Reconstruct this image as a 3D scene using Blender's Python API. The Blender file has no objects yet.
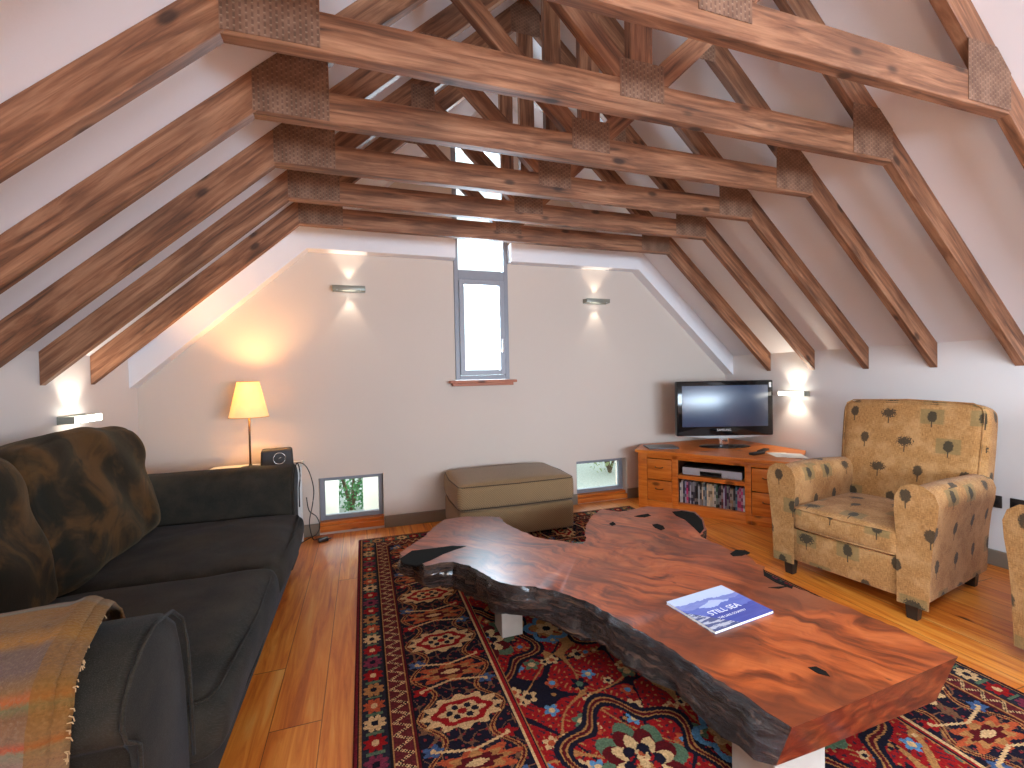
import bpy, bmesh, math, random
import numpy as np
from mathutils import Vector, Matrix
random.seed(7)
SC = bpy.context.scene
COL = SC.collection
R = math.radians

# ------------------------------------------------------------------ camera
FOC, YAW, PITCH, ROLL = 448.34, 0.32085, -0.01726, -0.02027
cam_d = bpy.data.cameras.new('camera'); cam = bpy.data.objects.new('camera', cam_d); COL.objects.link(cam)
cam_d.sensor_width = 36; cam_d.lens = FOC * 36 / 1024; cam_d.clip_start = 0.02
f_ = Vector((math.sin(YAW)*math.cos(PITCH), math.cos(YAW)*math.cos(PITCH), math.sin(PITCH)))
r_ = Vector((math.cos(YAW), -math.sin(YAW), 0)); u_ = r_.cross(f_)
r2 = r_*math.cos(ROLL)+u_*math.sin(ROLL); u2 = -r_*math.sin(ROLL)+u_*math.cos(ROLL)
M = Matrix((r2, u2, -f_)).transposed().to_4x4(); M.translation = (0, 0, 1.2)
cam.matrix_world = M
SC.camera = cam

# ------------------------------------------------------------------ world, exposure
SC.view_settings.view_transform = 'Standard'; SC.view_settings.look = 'None'
SC.view_settings.gamma = 1; SC.view_settings.use_curve_mapping = False
SC.view_settings.exposure = 1.05
W = bpy.data.worlds.new('world'); SC.world = W; W.use_nodes = True
bg = W.node_tree.nodes['Background']; bg.inputs[0].default_value = (0.80, 0.95, 1.0, 1); bg.inputs[1].default_value = 1.0

def light(name, kind, loc, energy, color, rot=(0, 0, 0), **kw):
    d = bpy.data.lights.new(name, kind); o = bpy.data.objects.new(name, d); COL.objects.link(o)
    d.energy = energy; d.color = color; o.location = loc; o.rotation_euler = rot
    for k, v in kw.items(): setattr(d, k, v)
    return o
# daylight entering by the window behind the camera and by the gable window
light('daylight_back', 'AREA', (1.9, -2.49, 1.2), 130, (0.70, 0.80, 1.0), (R(90), 0, 0), shape='RECTANGLE', size=2.7, size_y=.82)
light('daylight_gable', 'AREA', (0.98, 3.99, 2.2), 60, (0.66, 0.82, 1.0), (R(-90), 0, 0), shape='RECTANGLE', size=0.42, size_y=1.9)

light('daylight_low_left', 'AREA', (-.10, 4.30, .85), 9, (0.80, 0.92, 1.0), (R(-48), 0, 0), shape='RECTANGLE', size=0.5, size_y=0.4)
light('daylight_low_right', 'AREA', (2.13, 4.30, .83), 12, (0.80, 0.92, 1.0), (R(-48), 0, 0), shape='RECTANGLE', size=0.5, size_y=0.4)
light('fill_roof_window', 'AREA', (-.31, -.7, 2.68), 90, (0.72, 0.82, 1.0), (0, R(-42.3), 0), shape='RECTANGLE', size=1.25, size_y=1.45)  # fill light set in the added, unseen roof window

# ------------------------------------------------------------------ shader helper: python expressions -> nodes
class E_:
    def __init__(s, g, k): s.g, s.k = g, k
    def op(s, o, b=None, rev=False, c=None):
        n = s.g.nt.nodes.new('ShaderNodeMath'); n.operation = o
        a = (s, b) if not rev else (b, s)
        for i, v in enumerate(a if b is not None else (s,)):
            s.g.put(v, n.inputs[i])
        if c is not None: s.g.put(c, n.inputs[2])
        return E_(s.g, n.outputs[0])
    def __add__(s, b): return s.op('ADD', b)
    def __radd__(s, b): return s.op('ADD', b)
    def __sub__(s, b): return s.op('SUBTRACT', b)
    def __rsub__(s, b): return s.op('SUBTRACT', b, True)
    def __mul__(s, b): return s.op('MULTIPLY', b)
    def __rmul__(s, b): return s.op('MULTIPLY', b)
    def __truediv__(s, b): return s.op('DIVIDE', b)
    def __pow__(s, b): return s.op('POWER', b)
    def lt(s, b): return s.op('LESS_THAN', b)
    def gt(s, b): return s.op('GREATER_THAN', b)
    def mn(s, b): return s.op('MINIMUM', b)
    def mx(s, b): return s.op('MAXIMUM', b)
    def floor(s): return s.op('FLOOR')
    def fract(s): return s.op('FRACT')
    def abs(s): return s.op('ABSOLUTE')
    def sin(s): return s.op('SINE')
    def sqrt(s): return s.op('SQRT')
    def ss(s, a, b):
        n = s.g.nt.nodes.new('ShaderNodeMapRange'); n.interpolation_type = 'SMOOTHSTEP'
        s.g.put(s, n.inputs[0]); n.inputs[1].default_value = a; n.inputs[2].default_value = b
        n.inputs[3].default_value = 0; n.inputs[4].default_value = 1
        if a > b:
            n.inputs[1].default_value = b; n.inputs[2].default_value = a; n.inputs[3].default_value = 1; n.inputs[4].default_value = 0
        return E_(s.g, n.outputs[0])
class G_:
    def __init__(g, name):
        g.m = bpy.data.materials.new(name); g.m.use_nodes = True; g.nt = g.m.node_tree
        g.b = g.nt.nodes['Principled BSDF']; g.out = g.nt.nodes['Material Output']
        g.tc = None
    def put(g, v, sock):
        if isinstance(v, E_): g.nt.links.new(v.k, sock)
        elif isinstance(v, (tuple, list)):
            sock.default_value = tuple(v) + ((1,) if len(sock.default_value) == 4 and len(v) == 3 else ())
        else: sock.default_value = v
    def coord(g, kind='Object'):
        if g.tc is None: g.tc = g.nt.nodes.new('ShaderNodeTexCoord')
        return E_(g, g.tc.outputs[kind])
    def sep(g, v):
        n = g.nt.nodes.new('ShaderNodeSeparateXYZ'); g.put(v, n.inputs[0]); return [E_(g, n.outputs[i]) for i in range(3)]
    def vec(g, x, y, z):
        n = g.nt.nodes.new('ShaderNodeCombineXYZ')
        for i, v in enumerate((x, y, z)): g.put(v, n.inputs[i])
        return E_(g, n.outputs[0])
    def noise(g, v, scale=5, detail=3, rough=.5, dist=0, col=False):
        n = g.nt.nodes.new('ShaderNodeTexNoise'); g.put(v, n.inputs['Vector'])
        n.inputs['Scale'].default_value = scale; n.inputs['Detail'].default_value = detail
        n.inputs['Roughness'].default_value = rough; n.inputs['Distortion'].default_value = dist
        return E_(g, n.outputs['Color' if col else 'Fac'])
    def vor(g, v, scale, out='Distance', rnd=1.0):
        n = g.nt.nodes.new('ShaderNodeTexVoronoi'); g.put(v, n.inputs['Vector']); n.inputs['Scale'].default_value = scale
        n.inputs['Randomness'].default_value = rnd
        return E_(g, n.outputs[out])
    def white(g, v, out='Value'):
        n = g.nt.nodes.new('ShaderNodeTexWhiteNoise'); n.noise_dimensions = '3D'; g.put(v, n.inputs['Vector']); return E_(g, n.outputs[out])
    def mix(g, f, a, b, mode='MIX'):
        n = g.nt.nodes.new('ShaderNodeMix'); n.data_type = 'RGBA'; n.blend_type = mode
        g.put(f, n.inputs[0]); g.put(a, n.inputs[6]); g.put(b, n.inputs[7]); return E_(g, n.outputs[2])
    def ramp(g, f, stops):
        n = g.nt.nodes.new('ShaderNodeValToRGB'); g.put(f, n.inputs[0]); e = n.color_ramp.elements
        e[0].position = stops[0][0]; e[0].color = tuple(stops[0][1]) + (1,)
        e[1].position = 1.0; e[1].color = tuple(stops[-1][1]) + (1,)
        for p, c in stops[1:]:
            if p < 1: q = e.new(p); q.color = tuple(c) + (1,)
        return E_(g, n.outputs[0])
    def rnd(g):
        return E_(g, g.nt.nodes.new('ShaderNodeObjectInfo').outputs['Random'])
    def normal(g):
        return g.coord('Normal')
    def bump(g, hgt, strength=.3, dist=.01):
        n = g.nt.nodes.new('ShaderNodeBump'); n.inputs['Strength'].default_value = strength; n.inputs['Distance'].default_value = dist
        g.put(hgt, n.inputs['Height']); g.nt.links.new(n.outputs[0], g.b.inputs['Normal'])
    def set(g, **k):
        names = {'color': 'Base Color', 'rough': 'Roughness', 'metal': 'Metallic', 'coat': 'Coat Weight', 'coat_rough': 'Coat Roughness',
                 'sheen': 'Sheen Weight', 'sheen_rough': 'Sheen Roughness', 'sheen_tint': 'Sheen Tint', 'emit': 'Emission Color', 'emit_s': 'Emission Strength',
                 'spec': 'Specular IOR Level', 'trans': 'Transmission Weight', 'sss': 'Subsurface Weight'}
        for a, v in k.items(): g.put(v, g.b.inputs[names[a]])
        return g.m

def srgb(r, g, b):
    f = lambda c: ((c/255+.055)/1.055)**2.4 if c > 10 else c/255/12.92
    return (f(r), f(g), f(b))

def plain(name, col, rough=.5, var=.12, scale=30, **k):
    g = G_(name); n = g.noise(g.coord(), scale, 2)
    c = g.mix(n, tuple(x*(1-var) for x in col), tuple(min(1, x*(1+var)) for x in col))
    return g.set(color=c, rough=rough, **k)

# ------------------------------------------------------------------ materials
def m_plaster(name, col):
    g = G_(name); o = g.coord()
    a = g.noise(o, 1.6, 3); b = g.noise(o, 90, 3, .6)
    g.bump(b, .12, .004)
    return g.set(color=g.mix(a, tuple(c*.95 for c in col), col), rough=.85)
PLASTER = m_plaster('plaster', (.80, .75, .72))
PLASTER_FAR = m_plaster('gable plaster with warm light', (.68, .58, .50))  # same paint as the side walls; its lighting is put into the colour
PLASTER_CEIL = m_plaster('ceiling plaster', (.84, .82, .84))

def m_timber(name, lo, mid, hi, rough=.55):
    g = G_(name); o = g.coord(); x, y, z = g.sep(o); r = g.rnd()
    v = g.vec(x*1.2 + r*37, y*16, z*16 + r*5)
    grain = g.noise(v, 2.2, 5, .62, .6)
    fine = g.noise(g.vec(x*5 + r*11, y*120, z*120), 1.0, 3, .6)
    blot = g.noise(g.vec(x*1.5 + r*53, y*3, z*3), 1.6, 2)
    c = g.ramp(grain, [(.30, lo), (.48, mid), (.70, hi)])
    c = g.mix(fine*.35, c, tuple(q*.6 for q in lo))
    c = g.mix(blot.ss(.45, .75)*.45, c, tuple(q*.8 for q in lo))
    # knots
    kv = g.vec(x*4.2 + r*91, y*9, z*9 + r*3); d = g.vor(kv, 1.0)
    kn = d.ss(.20, .08)
    c = g.mix(kn*.8, c, tuple(q*.25 for q in lo))
    g.bump(grain + fine*.3, .15, .004)
    return g.set(color=c, rough=rough)
TIMBER = m_timber('stained timber', srgb(74, 44, 28), srgb(142, 92, 62), srgb(192, 138, 102))
CHERRY = m_timber('honey pine', srgb(184, 88, 22), srgb(224, 122, 40), srgb(238, 146, 62), .35)
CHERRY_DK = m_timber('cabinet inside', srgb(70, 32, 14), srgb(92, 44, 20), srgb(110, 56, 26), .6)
SILL = m_timber('window sill wood', srgb(150, 80, 50), srgb(184, 106, 70), srgb(204, 130, 92), .5)

def m_floor():
    g = G_('pine floorboards'); x, y, z = g.sep(g.coord())
    w = .168; i = (x/w).floor(); fx = (x/w).fract()
    r1 = g.white(g.vec(i, 3.0, 1.0)); L = 2.1
    yy = y/L + r1*7.3; j = yy.floor(); fy = yy.fract()
    r2_ = g.white(g.vec(i, j, 5.0))
    grain = g.noise(g.vec(x*14 + r2_*30, y*1.1 + r2_*19, r2_*9), 1.6, 5, .6, 1.1)
    fine = g.noise(g.vec(x*110, y*3 + r2_*19, 0.0), 1.0, 3, .6)
    c = g.ramp(grain, [(.28, srgb(168, 74, 16)), (.43, srgb(222, 122, 34)), (.58, srgb(244, 154, 56)), (.75, srgb(252, 186, 96))])
    c = g.mix(r2_, c, g.mix(.45, c, srgb(190, 88, 28)))
    c = g.mix(g.white(g.vec(i, j, 9.0)).gt(.72)*.5, c, srgb(232, 150, 62))
    c = g.mix(fine*.3, c, srgb(120, 54, 20))
    d = g.vor(g.vec(x*4.6 + r2_*13, y*2.2, 0.0), 1.0)
    c = g.mix(d.ss(.11, .03)*.85, c, srgb(58, 22, 8))
    gap = (fx.lt(.016) + fy.lt(.0018)).mn(1)
    c = g.mix(gap*.8, c, srgb(60, 26, 10))
    g.bump(grain*.3 - gap, .25, .003)
    return g.set(color=c, rough=.36 + grain*.14, coat=.2, coat_rough=.16)
FLOOR = m_floor()
TAUPE = plain('taupe paint', srgb(132, 120, 104), .5, .05)
FRAME = plain('grey window paint', srgb(138, 140, 148), .4, .05)
FRAME2 = plain('grey sash paint', srgb(150, 152, 160), .4, .05)
METAL = plain('brushed metal', (.55, .56, .54), .35, .08, 60, metal=.9)
SATIN = plain('satin grey metal', srgb(150, 150, 138), .4, .06, 60, metal=.3)
BLACK = plain('black plastic', (.012, .012, .013), .3, .1)
BLACKM = plain('matt black plastic', (.02, .02, .022), .6, .1)
GLOSSBLK = plain('gloss black bezel', (.006, .006, .007), .08, .1)
WHITEP = plain('white plastic', (.75, .75, .73), .4, .04)
PAPER = plain('white paper', (.80, .77, .70), .7, .05)
CHROME = plain('chrome', (.8, .8, .82), .12, .03, metal=1.0)

def m_glass():
    g = G_('window glass'); nt = g.nt; nt.nodes.remove(g.b)
    t = nt.nodes.new('ShaderNodeBsdfTransparent'); gl = nt.nodes.new('ShaderNodeBsdfGlossy'); gl.inputs['Roughness'].default_value = .02
    fr = nt.nodes.new('ShaderNodeFresnel'); fr.inputs[0].default_value = 1.45
    mx = nt.nodes.new('ShaderNodeMixShader'); t.inputs[0].default_value = (.93, .97, .96, 1)
    nt.links.new(fr.outputs[0], mx.inputs[0]); nt.links.new(t.outputs[0], mx.inputs[1]); nt.links.new(gl.outputs[0], mx.inputs[2])
    nt.links.new(mx.outputs[0], g.out.inputs[0]); return g.m
GLASS = m_glass()

def m_plate():
    g = G_('perforated nail plate'); x, y, z = g.sep(g.coord())
    a = (x*62).fract(); b = (z*46 + (x*62).floor()*.5).fract()
    hole = ((a-.5).abs().lt(.2)) * ((b-.5).abs().lt(.33))
    n = g.noise(g.coord(), 14, 3)
    c = g.mix(n.ss(.35, .7), srgb(112, 78, 58), srgb(140, 104, 82))
    c = g.mix(hole*.45, c, srgb(70, 46, 34))
    glint = ((a-.5).abs().lt(.2)) * ((b-.12).abs().lt(.09))
    c = g.mix(glint*.3, c, srgb(180, 160, 134))
    g.bump(0.0 - hole, .6, .003)
    return g.set(color=c, rough=.6, metal=.1)
PLATE = m_plate()

def m_denim():
    g = G_('dark denim velvet'); o = g.coord(); x, y, z = g.sep(o)
    n = g.noise(o, 7, 4, .6); rib = (x*900).sin()*.5 + (y*900).sin()*.5
    wv = g.noise(g.vec(x*60, y*60, z*20), 6, 3, .7)
    c = g.mix(n.ss(.3, .75), srgb(22, 22, 18), srgb(50, 44, 34))
    tw = g.noise(g.vec((x + z)*520, (y + z)*520, z*90), 1.0, 2); c = g.mix(wv*.25, c, srgb(54, 50, 44)); c = g.mix(tw.ss(.45, .7)*.5, c, srgb(66, 64, 60))
    g.bump(g.noise(o, 420, 2) + n*.5, .25, .003)
    return g.set(color=c, rough=.85, spec=.22, sheen=.05, sheen_rough=.35, sheen_tint=(.6, .75, 1.0))
DENIM = m_denim()
def m_denim_lamplit():
    g = G_('denim with painted lamplight'); o = g.coord(); x, y, z = g.sep(o)
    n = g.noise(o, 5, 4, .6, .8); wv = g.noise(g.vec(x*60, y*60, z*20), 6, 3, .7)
    c = g.mix(n.ss(.42, .66), srgb(30, 29, 23), srgb(94, 66, 34))  # gold patches are the table lamp's light painted into the fabric colour
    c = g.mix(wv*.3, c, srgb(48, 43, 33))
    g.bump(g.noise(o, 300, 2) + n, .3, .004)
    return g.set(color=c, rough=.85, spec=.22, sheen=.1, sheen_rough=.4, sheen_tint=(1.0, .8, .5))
DENIM_LAMPLIT = m_denim_lamplit()

def m_weave(name, c1, c2, k=170):
    g = G_(name); x, y, z = g.sep(g.coord())
    w = (x*k*6.28).sin()*((y + z)*k*6.28).sin(); n = g.noise(g.coord(), 200, 2)
    f = (w*.5 + .5)*.6 + n*.4
    g.bump(f, .4, .003)
    return g.set(color=g.mix(f, c1, c2), rough=.9, sheen=.15)
OTTO = m_weave('brown basket weave', srgb(88, 66, 42), srgb(164, 132, 92), 60)

def m_leaf():
    g = G_('leaf pattern upholstery'); o = g.coord(); x, y, z = g.sep(o); nx, ny, nz = g.sep(g.normal())
    ax, ay, az = nx.abs(), ny.abs(), nz.abs()
    side = ax.gt(ay.mx(az)); top = az.gt(ay.mx(ax))
    u = x*(1-side) + y*side; v = z*(1-top) + y*top
    u = u + side*.31
    v = v + top*.17
    cu, cv = .205, .168
    row = (v/cv).floor(); ui = u/cu + row*.37; col = ui.floor()
    k1 = g.white(g.vec(col, row, 1.0)); k2 = g.white(g.vec(col, row, 7.0)); k3 = g.white(g.vec(col, row, 4.0))
    du = (ui.fract() - .5)*cu + (k3-.5)*.02; dv = ((v/cv).fract() - .5)*cv + (k2-.5)*.02
    # leaf: pointed ellipse or round or ragged maple
    wob = g.noise(g.vec(u*90, v*90, col), 1.0, 1)
    el = ((du/.024)**2.0 + (dv/.034)**2.0).sqrt() + (wob-.5)*.7
    star = ((du/.040)**2.0 + (dv/.028)**2.0).sqrt() + (g.noise(g.vec(u*130, v*130, col), 1.0, 1)-.5)*1.8
    sel = k1.gt(.66)
    leaf = (el*(1-sel) + star*sel).ss(1.05, .8)
    stem = du.abs().lt(.0026)*dv.lt(-.01)*dv.gt(-.062)
    sq = du.abs().ss(.058, .048)*dv.abs().ss(.046, .039)*k2.gt(.55)
    base_n = g.noise(g.vec(u*60, v*420, 0.0), 1.0, 1).ss(.15, .85); base_m = g.noise(g.vec(u*420, v*40, 3.0), 1.0, 2).ss(.15, .85)
    c = g.mix(base_n*.5 + base_m*.5, srgb(96, 58, 26), srgb(206, 150, 90))
    c = g.mix(g.noise(o, 9, 4, .6).ss(.42, .66)*.4, c, srgb(206, 160, 108))
    speck = g.noise(g.vec(u*300, v*300, 1.0), 1.0, 1)
    c = g.mix(sq*(.45 + speck*.4), c, srgb(120, 104, 66))
    c = g.mix(((leaf + stem).mn(1))*(.78 + speck*.2), c, srgb(50, 44, 34))
    g.bump(base_n + base_m, .3, .003)
    return g.set(color=c, rough=.9, sheen=.08, spec=.2)
LEAF = m_leaf()
DKFOOT = plain('dark wood foot', (.02, .014, .011), .4)

def m_slab():
    g = G_('burl slab top'); o = g.coord(); x, y, z = g.sep(o)
    # local frame turned along the length of the slab
    b = x*.55 + y*-.83; a = x*.83 + y*.55
    wv = g.noise(g.vec(a*1.4, b*1.4, 0.0), 1.6, 3, .5, .6)
    s = g.noise(g.vec(a*7 + wv*4, b*1.5 + wv*1.5, 0.0), 1.7, 5, .62, .7)
    figure = g.noise(g.vec(a*40 + wv*9, b*4, 0.0), 1.0, 4, .65, .6)
    burl = g.noise(g.vec(x*7, y*7, 2.0), 1.4, 6, .68, 2.2)
    k = (y*.9 + x*.25).ss(1.25, 2.15)
    f = s*(1-k) + burl*k
    c = g.ramp(f*.72 + figure*.28, [(.3, srgb(52, 20, 8)), (.42, srgb(112, 46, 16)), (.52, srgb(160, 72, 28)), (.62, srgb(184, 94, 44)), (.78, srgb(206, 130, 80))])
    big = g.noise(g.vec(a*2.2, b*1.1, 9.0), 1.6, 3, .6, .5)
    c = g.mix(big.ss(.45, .6)*.6, c, srgb(78, 34, 18))
    c = g.mix(figure.ss(.58, .72)*.3, c, srgb(96, 40, 20))
    c = g.mix(k*burl.ss(.4, .6)*.7, c, srgb(92, 62, 54))
    sp = g.noise(g.vec(a*9 + 3, b*3, 4.0), 1.5, 4, .7)
    c = g.mix(sp.ss(.63, .7)*.75, c, srgb(44, 22, 16))
    g.bump(s*.5 + figure*.3, .10, .004)
    return g.set(color=c, rough=.30 + burl*.2, coat=.3, coat_rough=.22)
SLAB = m_slab()
def m_bark():
    g = G_('dark live edge'); o = g.coord(); x, y, z = g.sep(o)
    a = x*.5 - y*.86
    n = g.noise(g.vec(x*6, y*6, z*24), 1.6, 6, .68, 1.2); m_ = g.noise(g.vec(a*3, z*50, 0.0), 1.2, 4, .6, .8)
    c = g.ramp(n*.6 + m_*.4, [(.34, srgb(14, 10, 10)), (.5, srgb(44, 32, 30)), (.62, srgb(84, 62, 50)), (.75, srgb(150, 112, 76))])
    g.bump(n + m_*.6, 1.0, .035)
    return g.set(color=c, rough=.2, coat=.5, coat_rough=.12)
BARK = m_bark()
def m_endgrain():
    g = G_('sawn slab end'); o = g.coord(); x, y, z = g.sep(o)
    n = g.noise(g.vec(x*10, y*10, z*26), 1.4, 5, .65, .8)
    c = g.ramp(n, [(.3, srgb(50, 16, 8)), (.5, srgb(92, 34, 16)), (.7, srgb(134, 58, 26))])
    g.bump(n, .2, .005)
    return g.set(color=c, rough=.28, coat=.3, coat_rough=.2)
ENDG = m_endgrain()
BLOCK = plain('pale stone block', srgb(168, 158, 148), .8, .12, 18)

def m_emit(name, col, s):
    g = G_(name); n = g.noise(g.coord(), 12, 2)
    return g.set(color=col, rough=.5, emit=g.mix(n*.3, col, (1, 1, 1)), emit_s=s)
TUBE = m_emit('frosted lamp glass', (1.0, .94, .80), 4.0)
def m_shade():
    g = G_('parchment lamp shade'); nt = g.nt; n = g.noise(g.coord(), 18, 3)
    c = g.mix(n, srgb(244, 222, 176), srgb(254, 240, 200))
    g.put(c, g.b.inputs['Base Color']); g.b.inputs['Roughness'].default_value = .8
    g.set(emit=(1.0, .70, .30), emit_s=.12)
    t = nt.nodes.new('ShaderNodeBsdfTranslucent'); g.nt.links.new(c.k, t.inputs[0]); mx = nt.nodes.new('ShaderNodeMixShader'); mx.inputs[0].default_value = .24
    nt.links.new(g.b.outputs[0], mx.inputs[1]); nt.links.new(t.outputs[0], mx.inputs[2]); nt.links.new(mx.outputs[0], g.out.inputs[0]); return g.m
SHADE = m_shade()

# ------------------------------------------------------------------ mesh helpers
def obj(name, bm, mats, parent=None, smooth=False, mw=None):
    me = bpy.data.meshes.new(name)
    bmesh.ops.recalc_face_normals(bm, faces=bm.faces)
    bm.to_mesh(me); bm.free()
    for m in (mats if isinstance(mats, (list, tuple)) else [mats]): me.materials.append(m)
    if smooth:
        for p in me.polygons: p.use_smooth = True
    o = bpy.data.objects.new(name, me); COL.objects.link(o)
    if parent: o.parent = parent
    if mw is not None: o.matrix_local = mw
    return o
def empty(name, label, cat, loc=(0, 0, 0), rz=0, group=None):
    o = bpy.data.objects.new(name, None); o.empty_display_size = .1; COL.objects.link(o); o.location = loc; o.rotation_euler = (0, 0, rz)
    return tag(o, label, cat, group)
def tag(o, label, cat, group=None):
    o['label'] = label; o['category'] = cat
    if group: o['group'] = group
    return o
def struct(o): o['kind'] = 'structure'; return o
def smooth_by_angle(o, deg=40):
    me = o.data
    for p in me.polygons: p.use_smooth = True
    bm = bmesh.new(); bm.from_mesh(me)
    for e in bm.edges:
        if len(e.link_faces) == 2 and e.calc_face_angle(0) > R(deg): e.smooth = False
    bm.to_mesh(me); bm.free(); return o
def bevel(bm, w, seg=2, edges=None):
    if w > 0: bmesh.ops.bevel(bm, geom=list(edges if edges is not None else bm.edges), offset=w, segments=seg, profile=.5, affect='EDGES', clamp_overlap=True)
def box(bm, x0, x1, y0, y1, z0, z1, bv=0, seg=2, mi=0):
    t = bmesh.new(); bmesh.ops.create_cube(t, size=1)
    for v in t.verts: v.co = Vector(((x0+x1)/2 + v.co.x*(x1-x0), (y0+y1)/2 + v.co.y*(y1-y0), (z0+z1)/2 + v.co.z*(z1-z0)))
    bevel(t, bv, seg)
    for f in t.faces: f.material_index = mi
    merge(bm, t)
def merge(bm, t):
    me = bpy.data.meshes.new('t'); t.to_mesh(me); t.free(); bm.from_mesh(me); bpy.data.meshes.remove(me)
def B(name, dims, mat, parent=None, bv=.003, seg=2, smooth=True):
    bm = bmesh.new(); box(bm, *dims, bv=bv, seg=seg)
    o = obj(name, bm, mat, parent); return smooth_by_angle(o) if smooth else o
def prism(pts, a0, a1, axis='y', bv=0, seg=2):
    """extrude a closed outline (2-D list) between a0 and a1 along an axis"""
    bm = bmesh.new()
    def P(p, a): return {'y': (p[0], a, p[1]), 'x': (a, p[0], p[1]), 'z': (p[0], p[1], a)}[axis]
    A = [bm.verts.new(P(p, a0)) for p in pts]; Bv = [bm.verts.new(P(p, a1)) for p in pts]; n = len(pts)
    caps = [bm.faces.new(A), bm.faces.new(Bv[::-1])]
    for i in range(n): bm.faces.new((A[i], A[(i+1) % n], Bv[(i+1) % n], Bv[i]))
    if bv:
        ed = set(e for f in caps for e in f.edges); bevel(bm, bv, seg, ed)
    return bm
def clip(poly, a, b, c):
    """keep a*x+b*y<=c"""
    out = []
    for i in range(len(poly)):
        p, q = poly[i], poly[(i+1) % len(poly)]; dp = a*p[0]+b*p[1]-c; dq = a*q[0]+b*q[1]-c
        if dp <= 1e-9: out.append(p)
        if dp*dq < -1e-14:
            t = dp/(dp-dq); out.append((p[0]+(q[0]-p[0])*t, p[1]+(q[1]-p[1])*t))
    return out
def tube(bm, pts, r, n=10, caps=True):
    pts = [Vector(p) for p in pts]; rings = []
    for i, p in enumerate(pts):
        d = (pts[min(i+1, len(pts)-1)] - pts[max(i-1, 0)]).normalized()
        up = Vector((0, 0, 1)) if abs(d.z) < .9 else Vector((1, 0, 0)); s = d.cross(up).normalized(); t = s.cross(d)
        rr = r[i] if isinstance(r, (list, tuple)) else r
        rings.append([bm.verts.new(p + (s*math.cos(k*2*math.pi/n) + t*math.sin(k*2*math.pi/n))*rr) for k in range(n)])
    for a, b in zip(rings, rings[1:]):
        for k in range(n): bm.faces.new((a[k], a[(k+1) % n], b[(k+1) % n], b[k]))
    if caps: bm.faces.new(rings[0]); bm.faces.new(rings[-1][::-1])
def lathe(bm, prof, n=32, c=(0, 0)):
    rings = [[bm.verts.new((c[0]+r*math.cos(k*2*math.pi/n), c[1]+r*math.sin(k*2*math.pi/n), z)) for k in range(n)] for r, z in prof]
    for a, b in zip(rings, rings[1:]):
        for k in range(n): bm.faces.new((a[k], a[(k+1) % n], b[(k+1) % n], b[k]))
    return rings
def cushion(x0, x1, y0, y1, z0, z1, r=.04, crown=.03, n=14, nz=6, deform=None, corner=0.02, side=.012):
    """soft box: rounded edges, crowned top, optional deform(u,v,w,co)"""
    bm = bmesh.new(); cx, cy, cz = (x0+x1)/2, (y0+y1)/2, (z0+z1)/2; hx, hy, hz = (x1-x0)/2, (y1-y0)/2, (z1-z0)/2
    V = {}
    def vert(i, j, k):
        if (i, j, k) in V: return V[i, j, k]
        m = lambda t: math.copysign(1-(1-abs(t))**1.35, t)
        a, b, c = m(2*i/n-1), m(2*j/n-1), m(2*k/nz-1)
        p = Vector((a*hx, b*hy, c*hz)); q = Vector((max(-hx+r, min(hx-r, p.x)), max(-hy+r, min(hy-r, p.y)), max(-hz+r, min(hz-r, p.z))))
        d = p-q
        if d.length > 1e-9: p = q + d.normalized()*r
        bx, by, bz = 1-a*a, 1-b*b, 1-c*c
        p.z += math.copysign(1, c)*crown*(max(bx, 0)*max(by, 0))**.6*min(1, abs(c)*1.0) if abs(c) > .5 else 0
        p.x += math.copysign(1, a)*side*(max(by, 0)*max(bz, 0))**.5 * (abs(a) > .6)
        p.y += math.copysign(1, b)*side*(max(bx, 0)*max(bz, 0))**.5 * (abs(b) > .6)
        if deform: p = deform(a, b, c, p)
        V[i, j, k] = bm.verts.new(p + Vector((cx, cy, cz))); return V[i, j, k]
    for i in range(n):
        for j in range(n):
            bm.faces.new([vert(i, j, 0), vert(i, j+1, 0), vert(i+1, j+1, 0), vert(i+1, j, 0)])
            bm.faces.new([vert(i, j, nz), vert(i+1, j, nz), vert(i+1, j+1, nz), vert(i, j+1, nz)])
    for i in range(n):
        for k in range(nz):
            bm.faces.new([vert(i, 0, k), vert(i+1, 0, k), vert(i+1, 0, k+1), vert(i, 0, k+1)])
            bm.faces.new([vert(i, n, k), vert(i, n, k+1), vert(i+1, n, k+1), vert(i+1, n, k)])
            bm.faces.new([vert(0, i, k), vert(0, i, k+1), vert(0, i+1, k+1), vert(0, i+1, k)])
            bm.faces.new([vert(n, i, k), vert(n, i+1, k), vert(n, i+1, k+1), vert(n, i, k+1)])
    return bm
def lettering(name, body, size, ext, mat, parent, loc, rot=(0, 0, 0)):
    cu = bpy.data.curves.new('tmp', 'FONT'); cu.body = body; cu.size = size; cu.extrude = ext; cu.align_x = 'CENTER'; cu.resolution_u = 3
    tmp = bpy.data.objects.new('tmp', cu); COL.objects.link(tmp); dg = bpy.context.evaluated_depsgraph_get(); dg.update()
    me = bpy.data.meshes.new_from_object(tmp.evaluated_get(dg)); bpy.data.objects.remove(tmp); bpy.data.curves.remove(cu)
    me.name = name; me.materials.clear(); me.materials.append(mat)
    o = bpy.data.objects.new(name, me); COL.objects.link(o); o.parent = parent; o.location = loc; o.rotation_euler = rot; return o
def piping(name, pts, mat, parent, r=.004):
    bm = bmesh.new(); tube(bm, pts, r, 6); return obj(name, bm, mat, parent, True)
def subsurf(o, lv=1):
    m = o.modifiers.new('s', 'SUBSURF'); m.levels = lv; m.render_levels = lv; return o

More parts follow.
